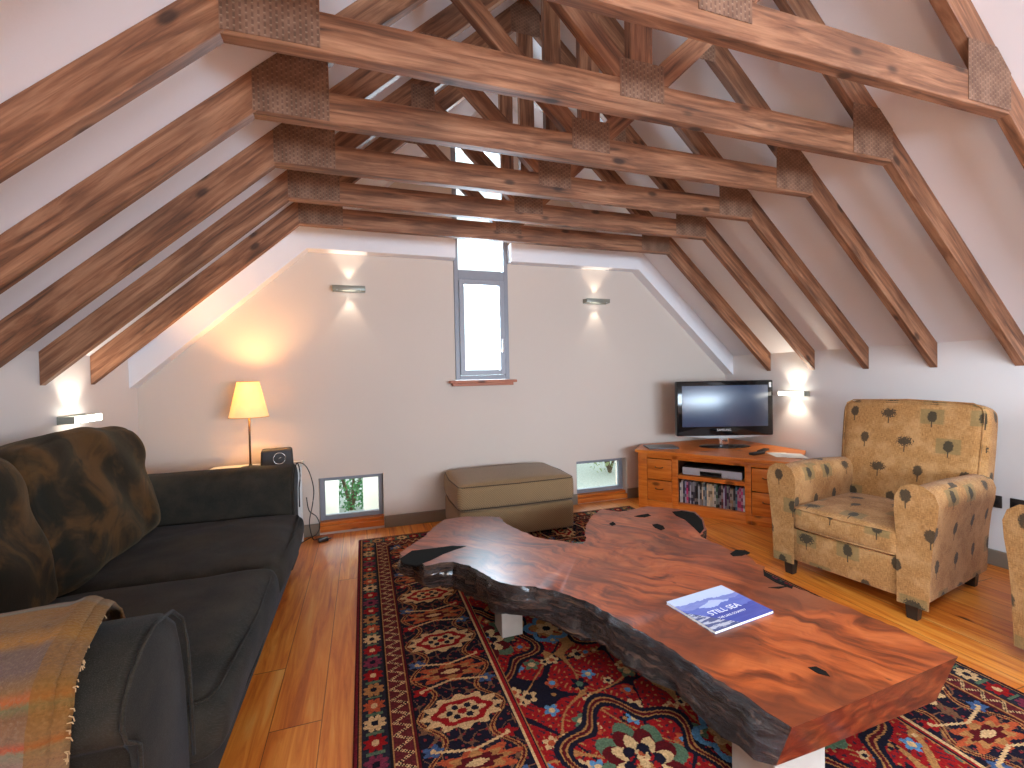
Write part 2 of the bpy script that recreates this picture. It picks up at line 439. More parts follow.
# ------------------------------------------------------------------ room dimensions
XC, HWALL, HCOL = 1.0598, 2.538, 1.4285
XL, XR = XC-HWALL, XC+HWALL
YF, YB = 3.75, -2.3
ZCOL, ZFOOT, ZW = 2.2103, 1.1995, 1.3636
SL = (ZCOL-ZFOOT)/(HWALL-HCOL)
ZTOP = ZW + HWALL*SL
YT = [1.0852, 1.5069, 1.9193, 2.3416, 2.7643, 3.1910]
SKY = (-.75, .25, -1.5, .1)     # unseen roof window added for its light, behind the camera: x0, x1, y0, y1
def roof(x): return ZW + (HWALL-abs(x-XC))*SL

# ------------------------------------------------------------------ room shell
bm = bmesh.new(); box(bm, XL-.2, XR+.2, YB-.2, YF+.35, -.15, 0); struct(obj('floor', bm, FLOOR))
bm = bmesh.new(); box(bm, XL-.2, XL, YB, YF, 0, ZW); struct(obj('wall_left', bm, PLASTER))
bm = bmesh.new(); box(bm, XR, XR+.2, YB, YF, 0, ZW); struct(obj('wall_right', bm, PLASTER))
for nm, s in (('ceiling_left', -1), ('ceiling_right', 1)):
    xo = XC + s*(HWALL+.2)
    bm = bmesh.new()
    def slab_piece(xa, xb, ya, yb): merge(bm, prism([(xa, roof(xa)), (xb, roof(xb)), (xb, roof(xb)+.15), (xa, roof(xa)+.15)], ya, yb))
    if s < 0:   # opening for the added roof window
        slab_piece(xo, XC, YB-.2, SKY[2]); slab_piece(xo, SKY[0], SKY[2], SKY[3]); slab_piece(SKY[1], XC, SKY[2], SKY[3]); slab_piece(xo, XC, SKY[3], YF+.3)
    else: slab_piece(xo, XC, YB-.2, YF+.3)
    o = struct(obj(nm, bm, PLASTER_CEIL))
def gable(name, y0, y1, holes, mat):
    xs = sorted(set([XL-.2, XC, XR+.2] + [h[0] for h in holes] + [h[1] for h in holes]))
    zs = sorted(set([0, ZTOP+.1] + [h[2] for h in holes] + [h[3] for h in holes])); bm = bmesh.new()
    for a, b in zip(xs, xs[1:]):
        for c, d in zip(zs, zs[1:]):
            if any(h[0]-1e-6 <= a and b <= h[1]+1e-6 and h[2]-1e-6 <= c and d <= h[3]+1e-6 for h in holes): continue
            q = [(a, c), (b, c), (b, d), (a, d)]
            q = clip(q, -SL, 1, ZW + (HWALL-XC)*SL); q = clip(q, SL, 1, ZW + (HWALL+XC)*SL)
            if len(q) > 2: merge(bm, prism(q, y0, y1))
    bmesh.ops.remove_doubles(bm, verts=bm.verts, dist=1e-5)
    # drop the inner faces shared by neighbouring cells
    seen = {}
    for f in bm.faces: seen.setdefault(tuple(sorted(v.index for v in f.verts)), []).append(f)
    bad = [f for v in seen.values() if len(v) > 1 for f in v]
    bmesh.ops.delete(bm, geom=bad, context='FACES_ONLY')
    return struct(obj(name, bm, mat))
W1 = (.745, 1.225, 1.175, 3.20); W2 = (-.345, .137, .045, .44); W3 = (1.86, 2.395, .03, .395); WB = (.5, 3.3, .75, 1.66)
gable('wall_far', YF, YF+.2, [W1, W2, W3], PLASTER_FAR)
gable('wall_back', YB-.2, YB, [WB], PLASTER)
# plastered half-truss band against the gable
YP = 3.64
def band():
    bm = bmesh.new(); lo = lambda x: ZFOOT + (HWALL-abs(x-XC))*SL
    for s in (-1, 1):
        foot, col = (XC+s*HWALL, ZFOOT-.03), (XC+s*HCOL, ZCOL-.03)
        merge(bm, prism([foot, (XC+s*HWALL, ZW), (XC, ZTOP), (XC, lo(XC)), col], YP, YF-.001))
    a, b = XC-HCOL, XC+HCOL
    for x0, x1 in ((a, W1[0]), (W1[1], b)):
        q = [(x0, ZCOL-.03), (x1, ZCOL-.03), (x1, ZCOL+.125), (x0, ZCOL+.125)]
        q = clip(q, -SL, 1, ZFOOT + (HWALL-XC)*SL + .02); q = clip(q, SL, 1, ZFOOT + (HWALL+XC)*SL + .02)
        merge(bm, prism(q, YP+.001, YF-.001))
    return struct(obj('trim_gable', bm, PLASTER_CEIL))
band()
def baseboard(name, segs):
    bm = bmesh.new()
    for s in segs: box(bm, *s, bv=.004)
    return struct(obj(name, bm, TAUPE))
baseboard('baseboard_far', [(XL, W2[0], YF-.018, YF-.0005, .0, .095), (W2[1], W3[0], YF-.018, YF-.0005, .0, .095), (W3[1], XR, YF-.018, YF-.0005, .0, .095)])
baseboard('baseboard_left', [(XL+.0005, XL+.018, YB, YF-.02, .0, .095)])
baseboard('baseboard_right', [(XR-.018, XR-.0005, YB, YF-.02, .0, .095)])
def rect_frame(bm, x0, x1, y0, y1, z0, z1, t, tb=None, bv=.003):
    tb = tb or t
    box(bm, x0, x0+t, y0, y1, z0, z1, bv); box(bm, x1-t, x1, y0, y1, z0, z1, bv)
    box(bm, x0+t, x1-t, y0, y1, z1-t, z1, bv); box(bm, x0+t, x1-t, y0, y1, z0, z0+tb, bv)
# tall gable window
w = struct(bpy.data.objects.new('window_1', None)); COL.objects.link(w); w.location = (.985, YF, 1.175)
w['label'] = 'tall narrow grey-framed window in the middle of the gable wall'
def wpart(name, build, mat, off):
    bm = bmesh.new(); build(bm); bmesh.ops.translate(bm, verts=bm.verts, vec=(-off[0], -off[1], -off[2])); return obj(name, bm, mat, w)
off = (.985, YF, 1.175)
def b1(bm):
    rect_frame(bm, W1[0]+.002, W1[1]-.002, YF-.01, YF+.07, W1[2]+.002, W1[3]-.002, .038); box(bm, W1[0]+.04, W1[1]-.04, YF-.01, YF+.07, 2.03, 2.11, .003)
wpart('window_frame', b1, FRAME, off)
wpart('sash', lambda bm: rect_frame(bm, W1[0]+.042, W1[1]-.042, YF-.02, YF+.05, W1[2]+.042, 2.028, .042), FRAME2, off)
wpart('glass_pane', lambda bm: box(bm, W1[0]+.03, W1[1]-.03, YF+.03, YF+.036, W1[2]+.04, W1[3]-.03), GLASS, off)
def b2(bm): box(bm, W1[1]-.078, W1[1]-.058, YF-.035, YF-.018, 1.47, 1.53, .004); tube(bm, [(W1[1]-.068, YF-.032, 1.51), (W1[1]-.068, YF-.055, 1.5), (W1[1]-.074, YF-.058, 1.41)], .007)
wpart('window_handle', b2, CHROME, off)
wpart('window_sill', lambda bm: (box(bm, W1[0]-.06, W1[1]+.045, YF-.075, YF-.002, 1.150, 1.172, .004), box(bm, W1[0]-.035, W1[1]+.02, YF-.05, YF-.002, 1.125, 1.150, .003)), SILL, off)
for nm, Wn, lb in (('window_2', W2, 'small square grey-framed window at floor level near the sofa'), ('window_3', W3, 'small square grey-framed window at floor level beside the television stand')):
    w = struct(bpy.data.objects.new(nm, None)); COL.objects.link(w); off = ((Wn[0]+Wn[1])/2, YF, Wn[2]); w.location = off; w['label'] = lb
    wpart('window_frame', lambda bm: rect_frame(bm, Wn[0]+.002, Wn[1]-.002, YF+.07, YF+.12, Wn[2]+.045, Wn[3]-.002, .036), FRAME, off)
    wpart('glass_pane', lambda bm: box(bm, Wn[0]+.03, Wn[1]-.03, YF+.09, YF+.096, Wn[2]+.06, Wn[3]-.03), GLASS, off)
    wpart('window_sill', lambda bm: (box(bm, Wn[0]+.002, Wn[1]-.002, YF-.012, YF+.07, Wn[2]-.025, Wn[2]+.02, .003), box(bm, Wn[0]+.002, Wn[1]-.002, YF+.02, YF+.12, Wn[2]+.02, Wn[2]+.044, .003)), CHERRY, off)
# window behind the camera
w = struct(bpy.data.objects.new('window_4', None)); COL.objects.link(w); off = (1.9, YB, .75); w.location = off
wpart('window_frame', lambda bm: (rect_frame(bm, WB[0]+.002, WB[1]-.002, YB-.1, YB-.03, WB[2]+.002, WB[3]-.002, .05), box(bm, 1.88, 1.92, YB-.1, YB-.03, WB[2]+.05, WB[3]-.05)), FRAME, off)
wpart('glass_pane', lambda bm: box(bm, WB[0]+.04, WB[1]-.04, YB-.07, YB-.064, WB[2]+.04, WB[3]-.04), GLASS, off)

w = struct(bpy.data.objects.new('added_roof_window', None)); COL.objects.link(w); off = (-.25, -.7, roof(-.25)); w.location = off  # made-up roof window out of view, added to light floor and right wall
bm = bmesh.new()
for xa, xb, ya, yb in ((SKY[0]+.002, SKY[0]+.06, SKY[2]+.002, SKY[3]-.002), (SKY[1]-.06, SKY[1]-.002, SKY[2]+.002, SKY[3]-.002), (SKY[0]+.06, SKY[1]-.06, SKY[2]+.002, SKY[2]+.06), (SKY[0]+.06, SKY[1]-.06, SKY[3]-.06, SKY[3]-.002)):
    merge(bm, prism([(xa, roof(xa)+.05), (xb, roof(xb)+.05), (xb, roof(xb)+.12), (xa, roof(xa)+.12)], ya, yb))
bmesh.ops.translate(bm, verts=bm.verts, vec=(-off[0], -off[1], -off[2])); obj('window_frame', bm, FRAME, w)
bm = prism([(SKY[0]+.05, roof(SKY[0]+.05)+.08), (SKY[1]-.05, roof(SKY[1]-.05)+.08), (SKY[1]-.05, roof(SKY[1]-.05)+.086), (SKY[0]+.05, roof(SKY[0]+.05)+.086)], SKY[2]+.05, SKY[3]-.05)
bmesh.ops.translate(bm, verts=bm.verts, vec=(-off[0], -off[1], -off[2])); obj('glass_pane', bm, GLASS, w)

# ------------------------------------------------------------------ trusses
TH = .044
lo = lambda x: ZFOOT + (HWALL-abs(x-XC))*SL     # lower edge line of the rafters
def member(name, pts, y0, y1, ang, org, parent, mat=TIMBER, bv=.002):
    """pts in the XZ plane; the mesh is built with its own length along local X"""
    c, s = math.cos(ang), math.sin(ang)
    q = [((p[0]-org[0])*c + (p[1]-org[1])*s, -(p[0]-org[0])*s + (p[1]-org[1])*c) for p in pts]
    bm = prism(q, y0, y1, bv=bv, seg=1)
    return obj(name, bm, mat, parent, mw=Matrix.Translation((org[0]-XC, 0, org[1]-ZCOL)) @ Matrix.Rotation(-ang, 4, 'Y'))
zt = ZCOL + .125
def truss(i):
    t = empty('roof_truss', '', 'roof truss', (XC, YT[i], ZCOL), 0, 'timber roof trusses')
    for s in (-1, 1):
        x0, x1 = XC+s*(HWALL-.002), XC+s*.0005
        g = -.001
        pts = [(x0, lo(x0)), (x0, roof(x0)+g), (x1, roof(x1)+g), (x1, lo(x1))]
        member('rafter', pts, 0, TH, -s*math.atan(SL), ((x0+x1)/2, (lo(x0)+roof(x1))/2), t)
    a = HCOL-.001; b = a-.125/SL
    member('tie_beam', [(XC-a, ZCOL), (XC+a, ZCOL), (XC+b, zt), (XC-b, zt)], 0, TH, 0, (XC, ZCOL+.06), t)
    k = .05; zk = lo(XC)-.001
    member('king_post', [(XC-k, zt+.001), (XC-k, lo(XC+k)-.001), (XC, zk), (XC+k, lo(XC+k)-.001), (XC+k, zt+.001)], 0, TH, R(90), (XC, (zt+zk)/2), t)
    for s in (-1, 1):
        A = Vector((XC+s*.035, zt-.02)); Bp = Vector((XC+s*HCOL*.47, lo(XC+s*HCOL*.47)+.02)); d = (Bp-A).normalized(); n = Vector((-d.y, d.x))*.042
        A2, B2 = A-d*.2, Bp+d*.2
        q = [tuple(A2+n), tuple(B2+n), tuple(B2-n), tuple(A2-n)]
        q = clip(q, 0, -1, -(zt+.001)); q = clip(q, -s, 0, -s*XC-k-.001)
        # below the rafter's lower edge
        q = clip(q, s*SL, 1, ZFOOT + HWALL*SL + s*SL*XC - .001)
        member('web_brace', q, 0, TH, math.atan2(d.y, d.x), tuple((A+Bp)/2), t)
    def plate(name, pts):
        cx = sum(p[0] for p in pts)/len(pts); cz = sum(p[1] for p in pts)/len(pts)
        bm = prism([(p[0]-cx, p[1]-cz) for p in pts], -.0025, -.0003)
        o = obj(name, bm, PLATE, t); o.location = (cx-XC, 0, cz-ZCOL); return o
    for s in (-1, 1):
        x0 = XC+s*HCOL; x1 = x0-s*.27
        q = [(min(x0, x1), ZCOL+.012), (max(x0, x1), ZCOL+.012), (max(x0, x1), ZCOL+.245), (min(x0, x1), ZCOL+.245)]
        q = clip(q, s*SL, 1, ZW + HWALL*SL + s*SL*XC - .004)
        plate('nail_plate', q)
    plate('nail_plate', [(XC-.1, ZCOL+.055), (XC+.1, ZCOL+.055), (XC+.1, ZCOL+.2), (XC-.1, ZCOL+.2)])
    za = lo(XC)
    q = [(XC-.1, za-.09), (XC+.1, za-.09), (XC+.1, za+.1), (XC-.1, za+.1)]
    for s in (-1, 1): q = clip(q, s*SL, 1, ZW + HWALL*SL + s*SL*XC - .004)
    plate('nail_plate', q)
    for s in (-1, 1):
        xm = XC+s*HCOL*.47; zm = lo(xm); q = [(xm-.07, zm-.07), (xm+.07, zm-.07), (xm+.07, zm+.07), (xm-.07, zm+.07)]
        plate('nail_plate', q)
    return t
ords = ['frontmost timber roof truss, its tie beam crossing the top right corner', 'second timber roof truss from the front, its tie beam starting high on the left',
        'third timber roof truss from the front, halfway down the row', 'fourth timber roof truss from the front, third from the gable wall',
        'timber roof truss second from the window wall', 'last timber roof truss, closest to the window wall and above the sconces']
for i in range(6): truss(i)['label'] = ords[i]

# ------------------------------------------------------------------ rug (knots coloured one by one)
def rug():
    Wd, Ld, X0, Y1 = 2.32, 3.9, -.06, 3.50
    s = .0045; nx, ny = int(Wd/s), int(Ld/s)
    xs = (np.arange(nx)+.5)*s; ys = (np.arange(ny)+.5)*s
    X, Y = np.meshgrid(xs, ys)                     # Y measured from the far end
    d = np.minimum(np.minimum(X, Wd-X), np.minimum(Y, Ld-Y))
    onx = (np.minimum(X, Wd-X) <= np.minimum(Y, Ld-Y))
    t = np.where(onx, Y, X)                        # running coordinate along a border
    rs = np.random.RandomState(3)
    navy, red, dred, cream, tan, blue, green, black, rust = [np.array(srgb(*c)) for c in ((14, 15, 30), (146, 16, 18), (84, 8, 14), (206, 164, 114), (166, 112, 62), (84, 128, 160), (84, 104, 78), (18, 14, 16), (172, 74, 40))]
    C = np.zeros((ny, nx, 3)); C[:] = red
    def put(m, c): C[m] = c
    def flower(u, v, r, n, ph=0, k=.35):
        a = np.arctan2(v, u); q = np.hypot(u, v); return q < r*(1-k + k*np.abs(np.cos(n*(a+ph)/2)))
    # ---- field
    fx, fy = X-Wd/2, Y-Ld/2
    def tile(px, py, ox=0, oy=0, stag=.5):
        r_ = np.floor((fy-oy)/py); uu = ((fx-ox + r_*stag*px)/px) % 1 - .5; vv = ((fy-oy)/py) % 1 - .5
        cid = np.floor((fx-ox + r_*stag*px)/px)*7 + r_*13; return uu*px, vv*py, cid
    u, v, c = tile(.62, .78)
    h = np.hypot(np.abs(u)*1.0, v*.85); sw = np.abs(h + .03*np.cos(6*np.arctan2(v, u)) - .21)
    put(sw < .030, navy); put(sw < .012, tan); put(sw < .006, dred)
    put(flower(u, v*.9, .15, 8, 0, .3), green); put(flower(u, v*.9, .125, 8, .2, .3), dred); put(flower(u, v*.9, .10, 8, 0, .45), cream)
    put(flower(u, v*.9, .07, 6, 0, .4), navy); put(flower(u, v*.9, .045, 6, .5, .4), red); put(np.hypot(u, v) < .016, cream)
    u, v, c = tile(.62, .78, .31, .0)
    put(flower(u, v, .11, 5, .3, .3), blue); put(flower(u, v, .085, 5, .3, .4), red); put(flower(u, v, .055, 5, .9, .4), cream); put(np.hypot(u, v) < .02, navy)
    for (px, py, ox, oy, r0, cols) in ((.155, .13, .05, .03, .030, (cream, rust, blue)), (.21, .17, .11, .09, .036, (green, cream, navy)), (.115, .19, .02, .12, .022, (navy, tan, cream))):
        u, v, c = tile(px, py, ox, oy, .37); pick = (c.astype(int) % 3)
        base = np.abs(C-red).sum(-1) < 1e-6
        for kk in range(3):
            m = flower(u, v, r0, 5, .4*kk, .45) & (pick == kk) & base; put(m, cols[kk]); put(m & (np.hypot(u, v) < r0*.4), cols[(kk+1) % 3])
    # vines
    base = np.abs(C-red).sum(-1) < 1e-6
    vine = np.abs(np.sin(fx*17 + 1.8*np.sin(fy*9)) - np.sin(fy*13 + 1.4*np.sin(fx*11))*.9) < .10
    put(base & vine, tan)
    vine2 = np.abs(np.sin(fx*12 - 2.2*np.sin(fy*7) + 1) + np.sin(fy*16 + 2*np.cos(fx*8))) < .09
    put(base & vine2 & ~vine, navy)
    base = np.abs(C-red).sum(-1) < 1e-6
    sm = np.sin(fx*140 + 2*np.sin(fy*60))*np.sin(fy*120 + 2*np.sin(fx*50)); put(base & (sm > .74), np.array(srgb(60, 30, 44))); put(base & (sm < -.80), tan)
    # ---- main border .205-.53
    mb = (d > .20) & (d <= .535); put(mb, navy)
    P_ = .455; w_ = d-.3675; tt = ((t+.11)/P_) % 1; ta = (tt-.5)*P_; tb = ((tt+.5) % 1-.5)*P_
    tend = np.abs(np.sin(w_*70 + 1.5*np.sin(t*40)) - np.sin(t*55 + 1.2*np.sin(w_*60))) < .16
    put(mb & tend, np.array(srgb(112, 74, 50)))
    spk = (np.sin(w_*120 + t*31) * np.sin(t*131 - w_*47) > .78); put(mb & spk, np.array(srgb(124, 34, 34)))
    # vine outline
    vi = np.abs(np.abs(w_) - (.115 + .035*np.cos(2*np.pi*tt*2))) ; put(mb & (vi < .010), tan); put(mb & (vi < .004), dred)
    # big cartouche
    def rag(u, v, a, b, amp, n, ph=0):
        an = np.arctan2(v/b, u/a); return np.hypot(u/a, v/b) < 1 + amp*np.cos(n*an + ph)
    put(mb & rag(w_, ta, .135, .080, .12, 12), cream)
    put(mb & rag(w_, ta, .105, .060, .08, 6), red); put(mb & rag(w_, ta, .076, .040, .16, 6), cream)
    for k in range(6):
        a_ = k*math.pi/3; put(mb & (np.hypot(w_ - .046*math.cos(a_), (ta - .026*math.sin(a_))) < .0125), navy)
    put(mb & (np.hypot(w_, ta*1.3) < .018), red)
    # small palmettes between
    put(mb & rag(w_, tb, .125, .052, .22, 8, .6), rust); put(mb & rag(w_, tb, .095, .038, .2, 8), tan); put(mb & rag(w_, tb, .07, .026, .2, 6), dred); put(mb & rag(w_, tb, .035, .013, .1, 4), cream)
    for sg in (-1, 1):
        for so in (-1, 1):
            put(mb & rag(w_-sg*.125, tb-so*.085, .03, .022, .25, 5), np.array(srgb(60, 84, 120)) if sg*so > 0 else red)
            put(mb & (np.hypot(w_-sg*.125, tb-so*.085) < .009), cream)
            ln = np.abs((tb-so*.062) - so*.25*(np.abs(w_)-.05)) < .005; put(mb & ln & (np.abs(w_) < .13), cream)
    # ---- guard stripes either side of the main border
    def stripe(a, b, c): put((d > a) & (d <= b), c)
    stripe(.535, .545, cream); stripe(.545, .556, red); stripe(.556, .563, navy); stripe(.563, .569, tan)
    stripe(.188, .194, tan); stripe(.194, .203, dred); stripe(.203, .208, black)
    # ---- zigzag .13-.19
    zb = (d > .128) & (d <= .188); put(zb, np.array(srgb(92, 26, 28))); q = (d-.158)/.03; zz = 1-4*np.abs(((t/.058) % 1)-.5)
    put(zb & (np.abs(q-zz*.85) < .30), cream); put(zb & (np.abs(q-zz*.85) < .1), black)
    stripe(.120, .128, tan); stripe(.114, .120, black)
    # ---- small flower border
    fb = (d > .026) & (d <= .114); put(fb, np.array(srgb(34, 34, 44))); tf = (t/.088); ti = np.floor(tf).astype(int); tv = (tf % 1-.5)*.088; wf = d-.070
    cols = [red, tan, rust, cream, red, np.array(srgb(120, 40, 60))]
    for k, cc in enumerate(cols):
        m = fb & (ti % 6 == k); put(m & flower(wf, tv, .040, 8, .39, .35), cc); put(m & (np.hypot(wf, tv) < .013), navy if k % 2 else cream)
    put(fb & (np.abs(np.abs(tv)-.044) < .006) & (np.abs(wf) < .03), green)
    stripe(.019, .026, tan); stripe(.012, .019, black); stripe(-1, .012, np.array(srgb(110, 24, 34)))
    # wool variation
    n1 = rs.uniform(.72, 1.2, (ny, nx, 1)); rowv = rs.uniform(.9, 1.08, (ny, 1, 1)); C = np.clip(C*n1*rowv, 0, 1)
    # mesh
    vx = np.arange(nx+1)*s + X0; vy = Y1 - np.arange(ny+1)*s; VX, VY = np.meshgrid(vx, vy)
    Z = .011 + rs.uniform(-.0007, .0007, VX.shape); Z[0, :] = Z[-1, :] = .001; Z[:, 0] = Z[:, -1] = .001
    co = np.stack([VX, VY, Z], -1).reshape(-1, 3).astype(np.float32)
    I = np.arange((nx+1)*(ny+1)).reshape(ny+1, nx+1)
    F = np.stack([I[:-1, :-1], I[1:, :-1], I[1:, 1:], I[:-1, 1:]], -1).reshape(-1, 4).astype(np.int32)
    me = bpy.data.meshes.new('persian_rug'); me.vertices.add(len(co)); me.vertices.foreach_set('co', co.ravel())
    me.loops.add(F.size); me.loops.foreach_set('vertex_index', F.ravel()); me.polygons.add(len(F))
    me.polygons.foreach_set('loop_start', np.arange(0, F.size, 4, dtype=np.int32)); me.polygons.foreach_set('loop_total', np.full(len(F), 4, np.int32))
    me.update(calc_edges=True)
    at = me.color_attributes.new('knots', 'FLOAT_COLOR', 'CORNER')
    cc = np.ones((ny*nx, 4, 4), np.float32); cc[:, :, :3] = C.reshape(-1, 1, 3); at.data.foreach_set('color', cc.ravel())
    g = G_('wool knots'); n = g.nt.nodes.new('ShaderNodeAttribute'); n.attribute_name = 'knots'
    nn = g.noise(g.coord(), 500, 2); c = g.mix(nn*.35, E_(g, n.outputs['Color']), (.03, .015, .015)); g.bump(nn, .5, .004)
    me.materials.append(g.set(color=c, rough=1.0, spec=.1))
    o = bpy.data.objects.new('persian_rug', me); COL.objects.link(o)
    return tag(o, 'red and navy patterned wool rug on the floorboards under the slab table', 'rug')
rug()

# ------------------------------------------------------------------ slab coffee table
ZS, TS = .34, .118
def ray(a, b):
    d = f_*FOC + r2*(a-512) + u2*(384-b); return d
def onz(a, b, z):
    d = ray(a, b); t = (z-1.2)/d.z; return (d.x*t, d.y*t)
# outline of the slab in metres (traced once; near corner first, then round the live edge)
OUT = [onz(a, b, ZS) for a, b in ((792, 728), (766, 711), (740, 693), (716, 679), (691, 663), (668, 647), (645, 634), (613, 616), (590, 603), (559, 592), (535, 587), (512, 585), (496, 581),
       (484, 573.5), (469, 566), (453, 562), (440, 563), (426, 566), (415, 560), (402, 558), (400, 553), (410, 546), (425, 536), (434, 527), (444, 520), (460, 517), (480, 516.5), (500, 517), (505, 523), (514, 528), (524, 532), (535, 537),
       (547, 539.5), (559, 540.5), (571, 543), (582, 544), (586, 541), (585, 533), (586, 526), (591, 516.5), (602, 509), (611, 511), (620, 512), (633, 509.5), (647, 506.5), (669, 508), (682, 510), (695, 512), (703, 519), (706, 530),
       (700, 536), (711, 542), (722, 546), (731, 551), (742, 552), (750, 557), (757, 564), (765, 567), (763, 573), (778, 581), (794, 587), (818, 596.5), (843, 605), (870, 617), (897, 628), (928, 643), (958, 657), (917, 675), (875, 693), (834, 711))]
def slab():
    t = empty('slab_coffee_table', 'large live-edge slab coffee table of polished figured red wood', 'coffee table', (1.15, 1.45, .012))
    # resample outline finer
    P = []
    n = len(OUT)
    for i in range(n):
        a, b = Vector(OUT[i]), Vector(OUT[(i+1) % n]); k = max(1, int((b-a).length/.022))
        for j in range(k): P.append((a.lerp(b, j/k) + Vector((math.sin(a.x*190+j*2.3), math.cos(a.y*170+j*1.7)))*(.0035 if (0 < i < IE-1) else 0), i))
    rs = random.Random(5); m = len(P)
    cx = sum(p[0].x for p in P)/m; cy = sum(p[0].y for p in P)/m
    bm = bmesh.new(); nz = 7; rings = []
    from mathutils import noise
    for k in range(nz+1):
        w_ = k/nz; ring = []
        for idx, (p, i) in enumerate(P):
            q = P[(idx+1) % m][0]; o_ = P[idx-1][0]; tn = (q-o_).normalized(); nr = Vector((-tn.y, tn.x))
            # outward normal (outline runs clockwise from above seen towards far end)
            nr = -nr if SIGN > 0 else nr
            end = (i >= IE) or idx == 0; ek = ((Vector(OUT[0])-p).length/(Vector(OUT[0])-Vector(OUT[IE])).length)
            if end: off = 0
            else:
                nz1 = noise.noise(Vector((p.x*7, p.y*7, w_*1.6))); nz2 = noise.noise(Vector((p.x*22, p.y*22, w_*4+9)))
                left = 1 if i < 20 else 0
                prof = (.036*math.sin(w_*2.2)*left + (-.05*w_**1.6)*(1-left))
                off = prof + (nz1*.03 + nz2*.016 + .007*noise.noise(Vector((p.x*60, p.y*60, w_*9))))*min(1, w_*2.2)
                off *= 1-.8*max(0, 1-abs(i-20.5)/5)
                if 24 <= i <= 32 : off = -.02*w_
            v = Vector((p.x, p.y, 0)) + Vector((nr.x, nr.y, 0))*off
            if end: v = v + (Vector((-.013, .034, 0))*(1-ek) + Vector((-.085, .009, 0))*ek)*w_
            if not end and (IE-3 <= i < IE): v = v + Vector((-.085, .009, 0))*w_*max(0, 1-(p-Vector(OUT[IE])).length/.12) - Vector((nr.x, nr.y, 0))*off*max(0, 1-(p-Vector(OUT[IE])).length/.08)
            if not end and i < 2: v = v + Vector((-.013, .034, 0))*w_*max(0, 1-(p-Vector(OUT[0])).length/.10) - Vector((nr.x, nr.y, 0))*off*max(0, 1-(p-Vector(OUT[0])).length/.06)
            z = ZS - w_*TS - (.012*noise.noise(Vector((p.x*9, p.y*9, 3)))*w_ if not end else 0)
            tk = max(0, 1-abs(i-20.5)/8)
            z += w_*tk*.055
            ring.append(bm.verts.new((v.x-1.15, v.y-1.45, z-.011)))
        rings.append(ring)
    for a, b in zip(rings, rings[1:]):
        for j in range(m):
            f = bm.faces.new((a[j], a[(j+1) % m], b[(j+1) % m], b[j])); f.material_index = 2 if P[j][1] >= IE else 1; f.smooth = True
    tf = bm.faces.new(rings[0]); bf = bm.faces.new(rings[-1][::-1]); bf.material_index = 1; tf.material_index = 0
    bmesh.ops.triangulate(bm, faces=[tf, bf])
    o = obj('tabletop', bm, [SLAB, BARK, ENDG], t); smooth_by_angle(o, 50)
    # inclusions and cracks in the top
    def blob(name, pts, mat, h=.0012):
        pb = prism([(x-1.15, y-1.45) for x, y in pts], ZS-.011-.004, ZS-.011+h, 'z'); return obj(name, pb, mat, t)
    INC = plain('dark bark inclusion', (.005, .004, .003), .85, spec=.15)
    def pix(*q): return [onz(a, b, ZS) for a, b in q]
    blob('knot_hole', pix((652, 525), (657, 524), (663, 526), (665, 529), (661, 530.5), (655, 528)), INC)
    blob('knot_hole', pix((634, 516.5), (641, 515), (648, 514), (651, 516), (645, 517.5), (639, 517.5)), INC)
    blob('knot_hole', pix((609, 524), (613, 522), (616, 524.5), (612, 526)), INC)
    blob('knot_hole', pix((730, 554), (736, 550), (745, 550.5), (750, 553), (742, 556), (733, 556.5)), INC)
    blob('bark_inclusion', pix((400, 559), (412, 551), (430, 549), (452, 546), (466, 546.5), (458, 549), (444, 554), (430, 561), (416, 566), (404, 564)), INC)
    blob('bark_inclusion', pix((672, 512), (682, 511), (694, 513), (702, 520), (704, 529), (700, 534), (694, 528), (685, 520), (676, 516)), INC)
    blob('crack', pix((763, 569), (765, 572), (776, 580), (793, 587), (792, 589), (776, 583), (764, 576)), INC)
    blob('crack', pix((768, 588), (779, 587), (789, 586.5), (779, 589)), INC)
    blob('crack', pix((808, 668), (816, 667), (826, 672), (830, 677), (818, 674)), INC)
    for nm, (x0, x1, y0, y1), rz in (('leg', (.57, .67, 1.93, 2.05), .1), ('leg', (.985, 1.165, .875, 1.02), 0.0), ('leg', (1.55, 1.7, 2.0, 2.14), 0)):
        b_ = bmesh.new(); box(b_, x0-1.15, x1-1.15, y0-1.45, y1-1.45, 0.0, ZS-TS-.009, .004); obj(nm, b_, BLOCK, t)
    return t
def area2(P): return sum(P[i][0]*P[(i+1) % len(P)][1]-P[(i+1) % len(P)][0]*P[i][1] for i in range(len(P)))
IE = len(OUT)-4
SIGN = area2(OUT)      # positive: counter-clockwise
slab()

